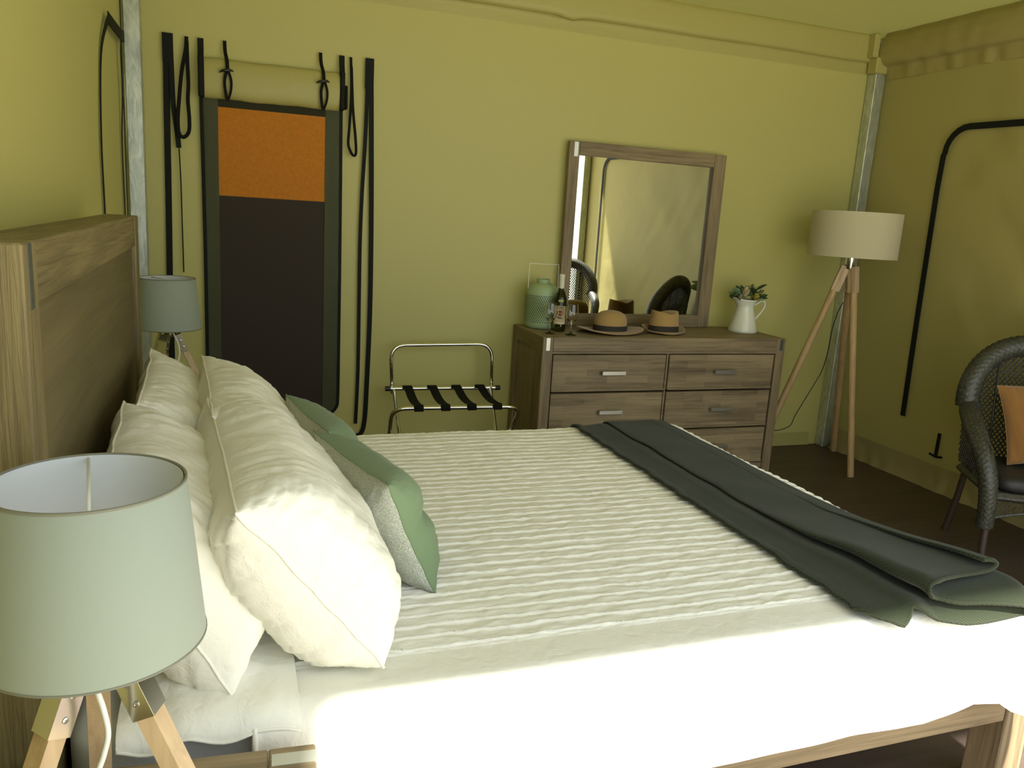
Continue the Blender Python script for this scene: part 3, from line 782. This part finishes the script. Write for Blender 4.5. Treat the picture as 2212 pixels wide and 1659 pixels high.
for z0, z1 in zrow:
    for x0, x1 in ((X0+.070, 2.4215), (2.4465, X1-.070)):
        d = obj('drawer', MB().box(x0, x1, Y0+.006, Y0+.045, z0, z1, c=.003), M['stave'], dr)
        lip = MB().box(x0, x1, Y0+.001, Y0+.0058, z0+.001, z0+.016, c=.002)
        obj('drawer_lip', lip, M['wood_x'], d)
        xm = (x0+x1)/2+.012; zm = (z0+z1)/2+.005
        hb = MB().box(xm-.074, xm+.074, Y0-.026, Y0-.014, zm-.0115, zm+.0115, c=.0015)
        for s in (-1, 1): hb.box(xm+s*.062-.006, xm+s*.062+.006, Y0-.014, Y0+.006, zm-.008, zm+.008)
        obj('handle', hb, M['nickel'], d)

# ------------------------------------------------------------------ mirror
mi = thing('mirror', 'rectangular mirror in a brown timber frame standing on the dresser', 'mirror', (2.44, 4.45, .852))
mx0, mx1, mz0, mz1, my0, my1 = 1.905, 2.975, .853, 1.935, 4.447, 4.482
fw = .085
obj('frame_stile', MB().box(mx0, mx0+fw-.018, my0, my1, mz0, mz1, c=.003), M['wood_z'], mi)
obj('frame_stile', MB().box(mx1-fw, mx1, my0, my1, mz0, mz1, c=.003), M['wood_z'], mi)
obj('frame_rail', MB().box(mx0+fw-.0175, mx1-fw-.0005, my0, my1, mz1-.078, mz1, c=.002), M['wood_x'], mi)
obj('frame_rail', MB().box(mx0+fw-.0175, mx1-fw-.0005, my0, my1, mz0, mz0+.075, c=.002), M['wood_x'], mi)
obj('inlay', MB().box(mx0+.030, mx0+.055, my0-.0015, my0+.002, mz1-.086, mz1-.004), M['inlay'], mi)
obj('mirror_glass', MB().box(-.458, .458, -.003, .003, mz0+.06, mz1-.07, M4=Matrix.Translation(((mx0+mx1)/2-.009, my0+.020, 0)) @ Matrix.Rotation(math.radians(1.0), 4, 'Z')), M['mirror'], mi)

# ------------------------------------------------------------------ things on the dresser
ZD = .852
# lantern
ln = thing('lantern', 'pale green perforated metal lantern with a wire handle on the dresser', 'lantern', (1.768, 4.372, ZD))
LR = .100
lp = [(.001, 0), (LR*.86, 0), (LR*.96, .010), (LR, .03), (LR, .04)]+[(LR-.002*(i/8), .04+.155*i/8) for i in range(1, 9)]
lp += [(LR*.95, .215), (LR*.86, .237), (LR*.70, .252), (LR*.46, .262), (.038, .264), (.038, .270), (.040, .283), (.036, .285), (.034, .268)]
obj('body', MB().lathe(lp, (1.768, 4.372, ZD), 64), M['lantern'], ln, True, ang=50)
ho = MB()
for r_ in range(15):
    for k in range(44):
        a = (k+.5*(r_ % 2))/44*2*PI; R = LR+.0004; zz = ZD+.040+r_*.0108; hh = .0036
        c, s = math.cos(a), math.sin(a); px, py = 1.768+R*c, 4.372+R*s
        vs = [(px-s*hh*math.cos(q_)+0, py+c*hh*math.cos(q_), zz+hh*math.sin(q_)) for q_ in [j/6*2*PI for j in range(6)]]
        ho.add(vs, [tuple(range(6))])
obj('perforations', ho, M['lanterndark'], ln, kind='stuff')
hw = MB().tube([(1.768-.094, 4.372, ZD+.225), (1.768-.093, 4.372, ZD+.372), (1.768+.090, 4.372, ZD+.372), (1.768+.094, 4.372, ZD+.225)], .0016, 6)
obj('wire_handle', hw, M['inlay'], ln)
# bottle
bx, by = 1.822, 4.225
bt = thing('wine_bottle', 'green wine bottle with a cream cap and label, beside the lantern', 'bottle', (bx, by, ZD))
obj('bottle_body', MB().lathe([(.001, 0), (.032, 0), (.0365, .006), (.0370, .02), (.0370, .17), (.034, .195), (.024, .222), (.0150, .240), (.0140, .26), (.0140, .315), (.001, .316)], (bx, by, ZD), 40), M['bottleglass'], bt, True, ang=60)
obj('cap', MB().lathe([(.0155, .248), (.0158, .25), (.0158, .308), (.0165, .31), (.0165, .326), (.0145, .3285), (.001, .3285)], (bx, by, ZD), 28), M['capwhite'], bt, True, ang=40)
def curved(cx_, cy_, R, a0, a1, z0, z1, n=16):
    return MB().grid(lambda u, v: (cx_+R*math.cos(a0+(a1-a0)*u), cy_+R*math.sin(a0+(a1-a0)*u), z0+(z1-z0)*v), n, 1)
af = math.atan2(-by, -bx)+.05
lb = obj('label_front', curved(bx, by, .0374, af-1.0, af+1.0, ZD+.045, ZD+.150), M['label'], bt, True)
rd = MB(); R = .0377
def onlab(da, z): return (bx+R*math.cos(af+da), by+R*math.sin(af+da), z)
for j in range(18):
    q0, q1 = j/18*2*PI, (j+1)/18*2*PI
    rd.add([onlab(0, ZD+.108), onlab(.40*math.cos(q0), ZD+.108+.0145*math.sin(q0)), onlab(.40*math.cos(q1), ZD+.108+.0145*math.sin(q1))], [(0, 1, 2)])
obj('label_disc', rd, M['labelred'], lb)
ink = MB()
for (z, a0, a1, h) in ((.142, -.6, .6, .003), (.135, -.4, .4, .002), (.082, -.5, .2, .006), (.076, -.3, .5, .004), (.066, -.8, .8, .0012), (.060, -.7, .7, .0012)):
    ink.grid(lambda u, v: onlab(a0+(a1-a0)*u, ZD+z+h*v), 8, 1)
obj('label_print', ink, M['labelink'], lb, kind='stuff')
obj('neck_label', curved(bx, by, .0366, af-.35, af+.45, ZD+.158, ZD+.185), M['greenfoil'], bt, True)
# wine glasses
def wine_glass(label, x, y):
    t = thing('wine_glass', label, 'glass', (x, y, ZD), 'wine glasses on the dresser')
    o_ = [(.001, .0), (.031, .0), (.033, .0015), (.030, .004), (.012, .008), (.0045, .014), (.0035, .03), (.0035, .062), (.006, .070), (.018, .078), (.030, .092), (.0365, .112), (.037, .130), (.034, .155), (.0315, .174)]
    i_ = [(.0302, .1742), (.0325, .155), (.0354, .130), (.035, .113), (.0285, .0945), (.017, .0815), (.001, .078)]
    obj('stem_and_bowl', MB().lathe(o_+i_, (x, y, ZD), 36), M['glass'], t, True, ang=70)
    return t
wine_glass('stemmed wine glass in front of the lantern and bottle', 1.727, 4.13)
wine_glass('stemmed wine glass between the bottle and the wide brimmed hat', 1.838, 4.085)
# hats
def hat(label, cx_, cy_, crown_rx, crown_ry, ch, brim_x, brim_y, rz, kind):
    t = thing('hat', label, 'hat', (0, 0, 0))
    n = 56; prof_c = []
    def ring(rx, ry, zf): return [(rx*math.cos(a), ry*math.sin(a), zf(a)) for a in [k/n*2*PI for k in range(n)]]
    rings = []
    # brim from outside in
    for q_ in range(9):
        s = q_/8; rx = brim_x+(crown_rx-brim_x)*s; ry = brim_y+(crown_ry-brim_y)*s
        if kind == 'wide': zf = lambda a, s=s: .010+.018*(1-s)*math.cos(a*2)*.6+.010*(1-s)
        else: zf = lambda a, s=s: .005+.026*(1-s)**1.5*max(0, math.sin(a)+.35)+.020*(1-s)**1.5*math.cos(a)**2
        rings.append(ring(rx, ry, zf))
    for q_ in range(1, 13):
        s = q_/12
        if kind == 'wide':
            k = math.cos(max(0, (s-.35)/.65)*PI/2*.93)**.55 if s > .35 else 1
            k *= 1-.03*s
            zf = lambda a, s=s: .010+ch*(1-(1-s)**1.25) - (.006*math.exp(-(s-1)**2*30))
        else:
            k = 1-.16*s if s < .85 else (1-.16*.85)*(1-(s-.85)/.15*.75)
            zf = lambda a, s=s, k=k: .010+ch*min(1, s/.86)-.030*max(0, (s-.62)/.38)**1.2*math.exp(-(k*math.cos(a)/.42)**2)-.010*max(0, (s-.8)/.2)
        rings.append(ring(crown_rx*k, crown_ry*k, zf))
    vs = [p for r in rings for p in r]; fs = []
    for i in range(len(rings)-1):
        for k in range(n): fs.append((i*n+k, i*n+(k+1) % n, (i+1)*n+(k+1) % n, (i+1)*n+k))
    fs.append(tuple((len(rings)-1)*n+k for k in range(n)))
    o_ = obj('felt_body', MB().add(vs, fs), M['felt'], t, True)
    md = o_.modifiers.new('thick', 'SOLIDIFY'); md.thickness = .003; md.offset = 1
    bd = MB().grid(lambda u, v: ((crown_rx*(1.0-.03*v*(0 if kind == 'wide' else 1.6))+.0035)*math.cos(u*2*PI), (crown_ry*(1.0-.03*v*(0 if kind == 'wide' else 1.6))+.0035)*math.sin(u*2*PI), .015+(.030 if kind == 'wide' else .034)*v), n, 2)
    obj('hat_band', bd, M['ribbon'], t, True)
    t.location = (cx_, cy_, ZD+.001); t.rotation_euler = (0, 0, math.radians(rz)); return t
hat('tan felt hat with a wide flat brim and round crown', 2.140, 4.20, .100, .085, .124, .208, .150, 0, 'wide')
hat('tan felt trilby with a narrow upturned brim and pinched crown', 2.492, 4.19, .092, .078, .128, .138, .108, 0, 'trilby')
# jug
jx, jy = 3.128, 4.29
jg = thing('jug', 'white enamel jug holding flowers at the right end of the dresser', 'jug', (jx, jy, ZD))
def jf(u, v):
    pr = [(.085, 0), (.088, .006), (.087, .015), (.078, .05), (.067, .09), (.057, .13), (.052, .158), (.053, .172), (.060, .190), (.069, .208)]
    t = v*(len(pr)-1); i = min(int(t), len(pr)-2); f_ = t-i
    r = pr[i][0]*(1-f_)+pr[i+1][0]*f_; z = pr[i][1]*(1-f_)+pr[i+1][1]*f_; a = u*2*PI
    sp_ = max(0, math.cos(a-PI))**6*max(0, (v-.72)/.28); r += .026*sp_; z += .012*sp_
    return (jx+r*math.cos(a), jy+r*math.sin(a), ZD+z)
jm = MB().grid(jf, 48, 24); jm.lathe([(.001, .001), (.085, .001)], (jx, jy, ZD), 48)
jo = obj('jug_body', jm, M['enamel'], jg, True)
md = jo.modifiers.new('thick', 'SOLIDIFY'); md.thickness = .003; md.offset = -1
obj('jug_handle', MB().tube(smooth_path([(jx+.052, jy, ZD+.165), (jx+.085, jy, ZD+.178), (jx+.115, jy, ZD+.196), (jx+.140, jy, ZD+.195), (jx+.150, jy, ZD+.170), (jx+.130, jy, ZD+.130), (jx+.100, jy, ZD+.095), (jx+.074, jy, ZD+.062)], 5), .0065, 10), M['enamel'], jg, True)
# bouquet
bq = thing('flower_bunch', 'bunch of native flowers and grey green leaves in the white jug', 'flowers', (jx, jy, ZD+.15))
def leafmesh(L, w, bend=.2, fold=.15):
    m = MB(); n = 8
    def f(u, v):
        s = (u*2-1); y = v*L; hw = w*math.sin(PI*min(1, v*.96+.02))**.8
        return (s*hw, y, -bend*L*v*v+fold*abs(s)*hw)
    return m.grid(f, 2, n)
def xf(mb, Mx):
    o = MB(); o.f = list(mb.f); o.mi = list(mb.mi); o.v = [tuple(Mx @ Vector(v)) for v in mb.v]; return o
random.seed(11)
top = Vector((jx, jy, ZD+.205))
def aim(pos, d, roll=0):
    d = Vector(d).normalized(); q_ = d.to_track_quat('Y', 'Z')
    return Matrix.Translation(pos) @ q_.to_matrix().to_4x4() @ Matrix.Rotation(roll, 4, 'Y')
specs = [(-.135, -.03, .055, .095, .020), (-.125, -.05, .025, .09, .019), (-.105, -.06, .006, .095, .020), (-.03, -.07, .02, .075, .021), (.12, -.04, .10, .08, .015), (.135, 0, .09, .085, .015), (.13, .02, .010, .075, .018), (.03, -.06, .0, .05, .018)]
for (dx, dy, dz, L, w) in specs:
    d = Vector((dx, dy, dz+.01)); pos = top+d*.42+Vector((0, 0, .012))
    obj('leaf', xf(leafmesh(L, w), aim(pos, d, (.9 if dx < 0 else -.9)+random.uniform(-.3, .3))), M['leaf'] if dx < .05 else M['leafdark'], bq, True)
for k in range(64):
    a = random.uniform(0, 2*PI); e = random.uniform(.15, 1.3); d = Vector((math.cos(a)*math.cos(e)*1.2, math.sin(a)*math.cos(e)*.8, math.sin(e)))
    pos = top+Vector((d.x*.062, d.y*.04, d.z*.035)); L = random.uniform(.045, .075)
    obj('leaf', xf(leafmesh(L, random.uniform(.009, .016)), aim(pos, d, random.choice((-1, 1))*random.uniform(.4, 1.4))), M['leafdark'] if random.random() < .55 else M['leaf'], bq, True)
for k in range(16):
    a = random.uniform(-.6, .6) if k % 2 else random.uniform(2.6, 3.7); e = random.uniform(.1, .9); d = Vector((math.cos(a)*math.cos(e), math.sin(a)*math.cos(e)*.6-.2, math.sin(e)))
    obj('twig', MB().tube([top+d*.03, top+d*.075, top+d*random.uniform(.10, .135)+Vector((0, 0, -.005))], .0014, 5), M['leafdark'], bq)
def protea(pos, d, mat, n, L, w, core):
    fl_ = obj('flower', MB().lathe([(.001, 0), (w*.5, .004), (w*.55, L*.35), (w*.35, L*.65), (.001, L*.72)], n=14), M[core], bq, True)
    fl_.data.transform(Matrix.Translation(-base_of(bq)*0)); 
    Mx = Vector(d).normalized().to_track_quat('Z', 'Y').to_matrix().to_4x4()
    fl_.data.transform(Matrix.Translation(base_of(bq))); fl_.data.transform(Matrix.Translation(Vector(pos)-base_of(bq)) @ Mx)
    for r_ in range(3):
        for k in range(n):
            a = (k+.5*r_)/n*2*PI; til = .12+.17*r_
            P = Matrix.Translation(Vector(pos)) @ Mx @ Matrix.Rotation(a, 4, 'Z') @ Matrix.Translation((0, w*.30, 0)) @ Matrix.Rotation(PI/2-til, 4, 'X')
            obj('petal', xf(leafmesh(L*(1-.12*r_), w*.36, -.12 if r_ == 0 else .05), P), M[mat], fl_, True)
protea(top+Vector((-.030, -.035, .022)), (-.15, -.15, 1), 'petalcream', 7, .066, .036, 'petalcream')
protea(top+Vector((.018, .01, .045)), (.15, -.1, 1), 'petalcream', 6, .042, .024, 'petalcream')
protea(top+Vector((.032, -.045, .014)), (.15, -.8, .8), 'petalyellow', 8, .032, .034, 'petalcore')
protea(top+Vector((-.068, -.035, .010)), (-.5, -.5, .7), 'petalcream', 6, .034, .022, 'petalyellow')
bb = MB()
for k in range(60):
    c = top+Vector((.085+random.gauss(0, .014), -.03+random.gauss(0, .012), .03+random.gauss(0, .02)))
    bb.lathe([(.0005, -.003), (.003, 0), (.0005, .003)], c, 6)
obj('berry_cluster', bb, M['petalyellow'], bq, True, kind='stuff')

# ------------------------------------------------------------------ floor lamp
fx, fy = 3.675, 4.03
fl = thing('floor_lamp', 'floor lamp with a cream drum shade on three pale wooden legs in the corner', 'lamp', (fx, fy, 0))
R = .262
sh = obj('lamp_shade', MB().lathe([(R-.004, 1.365), (R, 1.365), (R, 1.635), (R-.004, 1.635)], (fx, fy, 0), 80), M['shade_cream'], fl, True, ang=40)
obj('shade_lining', MB().lathe([(R-.0045, 1.366), (R-.0045, 1.634)], (fx, fy, 0), 80), M['shade_in'], sh, True)
obj('stem', MB().lathe([(.001, 1.29), (.030, 1.29), (.032, 1.295), (.032, 1.40), (.012, 1.402), (.012, 1.50), (.001, 1.50)], (fx, fy, 0), 28), M['chrome'], fl, True, ang=40)
sp = MB()
for k in range(3):
    a = k*2*PI/3+.4; sp.tube([(fx, fy, 1.45), (fx+(R-.006)*math.cos(a), fy+(R-.006)*math.sin(a), 1.60)], .003, 6)
obj('shade_spider', sp, M['chrome'], sh)
for (gx, gy) in ((3.728, 3.815), (4.045, 4.335), (3.33, 4.26)):
    d = Vector((gx-fx, gy-fy, 0)).normalized()
    top_ = Vector((fx, fy, 1.30))+d*.030; bot = Vector((gx, gy, .0))
    pth = [top_.lerp(bot, k/8) for k in range(9)]
    lg = obj('leg', MB().tube([top_.lerp(bot, .0)]+pth[1:], lambda q_: .0225-.002*q_, 16), M['tan'], fl, True, ang=60)
    dd = (bot-top_).normalized(); sd_ = dd.cross(Vector((d.x, d.y, 0))).normalized()
    obj('leg_block', MB().bar(top_-dd*.006-Vector((d.x, d.y, 0))*.004, top_+dd*.155-Vector((d.x, d.y, 0))*.004, .042, .052, up=(d.x, d.y, 0)), M['oak_z'], lg)
cord = [(3.70, 4.06, 1.29), (3.76, 4.12, 1.20), (3.80, 4.16, 1.13), (3.835, 4.20, 1.09), (3.815, 4.22, 1.02), (3.80, 4.24, .90), (3.80, 4.25, .75), (3.80, 4.28, .60), (3.76, 4.29, .50), (3.69, 4.30, .36), (3.66, 4.32, .27), (3.64, 4.33, .20), (3.58, 4.35, .165), (3.50, 4.38, .152), (3.40, 4.40, .14), (3.30, 4.42, .12)]
obj('power_cord', MB().tube(smooth_path(cord, 5), .0032, 8), M['blackplastic'], fl, True)

# ------------------------------------------------------------------ luggage rack
lr = thing('luggage_rack', 'folding chrome luggage rack with four black straps by the dresser', 'rack', (1.17, 4.17, 0))
def arc_path(pts, r, n=7):
    # polyline with rounded corners
    P = [Vector(p) for p in pts]; out = [P[0]]
    for i in range(1, len(P)-1):
        a = (P[i-1]-P[i]).normalized(); b = (P[i+1]-P[i]).normalized()
        s, e = P[i]+a*r, P[i]+b*r
        for k in range(n+1):
            t = k/n; out.append(s.lerp(P[i], t).lerp(P[i].lerp(e, t), t))
    out.append(P[-1]); return out
xa, xb = .885, 1.485; yr, zr = 4.36, .495; yf, zf = 3.985, .475
# outer leg frame (rear bar's legs run forward), backrest hoop, inner frame (front bar's legs run back)
obj('rear_leg_frame', MB().tube(arc_path([(xa+.012, yr, zr), (xa+.03, yf+.02, .012), (xb-.03, yf+.02, .012), (xb-.012, yr, zr)], .05), .0105, 14), M['chrome'], lr, True)
obj('backrest_hoop', MB().tube(arc_path([(xa+.008, yr+.012, zr-.03), (xa-.006, yr+.028, .738), (xb-.008, yr+.028, .748), (xb-.002, yr+.012, zr-.03)], .09), .0105, 14), M['chrome'], lr, True)
obj('rear_bar', MB().tube([(xa-.012, yr, zr), (xb+.032, yr, zr-.004)], .012, 14), M['chrome'], lr, True, ang=60)
ec = MB().tube([(xa-.034, yr, zr), (xa-.006, yr, zr)], .0145, 14); ec.tube([(xb+.016, yr, zr-.004), (xb+.046, yr, zr-.004)], .0145, 14)
obj('end_cap', ec, M['blackplastic'], lr, True, ang=60)
obj('front_leg_frame', MB().tube(arc_path([(xa-.03, yr-.05, .012), (xa-.070, yf, zf), (xb+.045, yf, zf-.006), (xb+.015, yr-.05, .012)], .085), .0115, 14), M['chrome'], lr, True)
ln_ = MB()
for x in (xa-.018, xb+.014): ln_.tube([(x, 4.10, .26), (x+.01, 4.20, .25)], .006, 8)
obj('hinge_pin', ln_, M['nickel'], lr, True)
for k in range(4):
    x0 = .975+.143*k; x1 = .955+.145*k; w = .05; m = MB()
    pts = [Vector((x0, yr+.012, zr-.012)), Vector((x0, yr+.012, zr+.010)), Vector((x0, yr-.004, zr+.0155)), Vector((x0, yr-.04, zr+.008))]
    for j in range(1, 8):
        t = j/8; pts.append(Vector((x0+(x1-x0)*t, yr-.04+(yf+.03-yr+.04)*t, zr+.008+(zf-zr)*t-.014*math.sin(PI*t))))
    pts += [Vector((x1, yf+.02, zf+.010)), Vector((x1, yf-.004, zf+.016)), Vector((x1, yf-.0155, zf+.004)), Vector((x1, yf-.0155, zf-.016))]
    vs = []; fs = []
    for p in pts: vs += [p-Vector((w/2, 0, 0)), p+Vector((w/2, 0, 0))]
    for j in range(len(pts)-1): fs.append((2*j, 2*j+1, 2*j+3, 2*j+2))
    s_ = obj('strap', m.add(vs, fs), M['strap'], lr)
    md = s_.modifiers.new('thick', 'SOLIDIFY'); md.thickness = .0025; md.offset = 1

# ------------------------------------------------------------------ wicker armchairs
def clip_lattice(mb, ox, uax, vax, inside, W_, H_, step=.032, r=.0026, nrm=None):
    U, V = Vector(uax), Vector(vax); O = Vector(ox)
    for s in (1, -1):
        k = -int((W_+H_)/step)-1
        while k*step < W_+H_+step:
            seg = []; c = k*step; n = 40
            for i in range(n+1):
                u = -W_/2+W_*i/n; v = s*u*1.35+c
                ok = 0 <= v <= H_ and inside(u, v)
                if ok: seg.append(O+U*u+V*v+(Vector(nrm)*(.0015*s) if nrm else Vector((0, 0, 0))))
                if (not ok or i == n) and len(seg) > 1: mb.tube([seg[0], seg[-1]], r, 5); seg = []
                elif not ok: seg = []
            k += 1
    return mb
def ridged(path, R, strands=18, wob=.16):
    # woven tube: strands run lengthwise and swell alternately like basket weave
    m = MB(); P = path; L = len(P); n = strands*2; prev = None; vs = []; fs = []
    P = smooth_path(P, 3); L = len(P)
    for i, p in enumerate(P):
        d = (P[min(i+1, L-1)]-P[max(i-1, 0)]).normalized()
        e1 = (prev-d*prev.dot(d)).normalized() if prev is not None else (Vector((0, 1, 0))-d*d.y).normalized()
        prev = e1; e2 = d.cross(e1); RR_ = R(i/(L-1)) if callable(R) else R
        for k in range(n):
            t = 2*PI*k/n; ridge = 1+wob*(.5 if k % 2 else -.5)*.6+.055*math.sin(i*PI/2+.8+((k//2) % 2)*PI)
            vs.append(p+(e1*math.cos(t)+e2*math.sin(t))*RR_*ridge)
    for i in range(L-1):
        for k in range(n): fs.append((i*n+k, i*n+(k+1) % n, (i+1)*n+(k+1) % n, (i+1)*n+k))
    fs += [tuple(range(n))[::-1], tuple((L-1)*n+k for k in range(n))]
    return m.add(vs, fs)
def wicker_chair(label, loc, rz):
    t = thing('wicker_armchair', label, 'chair', (0, 0, 0), None)
    # arch of the back
    arch = []
    for k in range(49):
        a = math.radians(188-(196)*k/48); x = .285*math.cos(a); z = .735+.275*math.sin(a)
        yy = .235+.055*(z-.5)/.5+ (-.06*abs(math.cos(a))**3)
        arch.append(Vector((x, yy, z)))
    obj('back_rim', ridged(arch, .050, 20), M['wicker'], t, True)
    ins = lambda u, v: (u/.262)**2+((max(v-.335, 0))/.262)**2 < 1
    bl_ = clip_lattice(MB(), (0, .235, .40), (1, 0, 0), (0, .11, 1), ins, .54, .62, .030, .0040, (0, 1, 0))
    obj('back_lattice', bl_, M['wicker'], t, kind='stuff')
    st = MB()
    for x in (-.13, 0, .13): st.tube([(x, .236, .40), (x*1.05, .285, .72+.22*math.sqrt(1-(x/.26)**2))], .008, 8)
    obj('back_stake', st, M['wicker'], t, True)
    for s in (-1, 1):
        ap = smooth_path([(s*.262, .215, .70), (s*.285, .13, .675), (s*.305, .02, .65), (s*.315, -.10, .61), (s*.310, -.20, .545), (s*.295, -.255, .45), (s*.280, -.262, .34), (s*.272, -.255, .22)], 7)
        obj('armrest', ridged(ap, lambda q_: .047-.012*q_, 16), M['wicker'], t, True)
        sl = MB(); O = (s*.275, -.02, .40)
        clip_lattice(sl, O, (0, 1, 0), (s*.08, 0, 1), lambda u, v: v < .25+.06*u/.25 and abs(u) < .23, .46, .27, .032, .0026, (1, 0, 0))
        obj('arm_lattice', sl, M['wicker'], t, kind='stuff')
        obj('leg', MB().tube([(s*.266, -.248, .40), (s*.264, -.252, .2), (s*.262, -.262, 0)], .0165, 12), M['cane'], t, True, ang=60)
        obj('leg', MB().tube([(s*.225, .20, .42), (s*.235, .24, .2), (s*.25, .285, 0)], .0165, 12), M['cane'], t, True, ang=60)
        obj('brace', MB().tube(smooth_path([(s*.262, -.245, .22), (s*.255, -.19, .31), (s*.25, -.12, .345)], 4), .008, 8), M['cane'], t, True)
    seat = MB().box(-.27, .27, -.255, .24, .345, .385, c=.015); obj('seat_frame', seat, M['wicker'], t)
    apn = clip_lattice(MB(), (0, -.258, .24), (1, 0, 0), (0, 0, 1), lambda u, v: v > .02+.055*(1-(u/.26)**2), .52, .115, .030, .0026, (0, -1, 0))
    apn.tube([(x, -.258, .262+.052*(1-(x/.26)**2)) for x in [-.26+.52*k/16 for k in range(17)]], .007, 8)
    obj('front_apron', apn, M['wicker'], t, kind='stuff')
    sc_ = rbox(-.235, .235, -.24, .20, .386, .455, .03); obj('seat_cushion', sc_, M['seatpad'], t, True)
    t.location = loc; t.rotation_euler = (0, 0, math.radians(rz)); return t
chA = wicker_chair('dark wicker armchair at the right edge, holding a burnt orange cushion', (3.660, 2.600, 0), -31.5)
chB = dup(chA, (3.60, 1.04, 0), math.radians(206), 'dark wicker armchair seen only in the mirror, near the open tent front')
# orange cushion on the visible chair
oc = pillow_mb(.40, .40, .13, 91, sag=.05, wr=.007, ears=.08, n=60, m=48, front=1.1, pu=3, wander=.004)
a = math.radians(-31.5); base = Vector((3.660, 2.600, 0))
def chw(x, y, z): return base+Vector((x*math.cos(a)-y*math.sin(a), x*math.sin(a)+y*math.cos(a), z))
c = chw(.045, .085, .665)
Mx = Matrix.Translation(c) @ Matrix.Rotation(a, 4, 'Z') @ Matrix.Rotation(math.radians(-22), 4, 'X') @ Matrix.Rotation(math.radians(-8), 4, 'Y')
t = thing('throw_cushion', 'burnt orange velvet cushion on the wicker armchair', 'cushion', (c.x, c.y, c.z-.2))
cm = xf(oc, Mx)
obj('cushion_cover', cm, M['tancushion'], t, True)
obj('piping', seam_of(cm, 60, 48, .003), M['tancushion'], t, True)
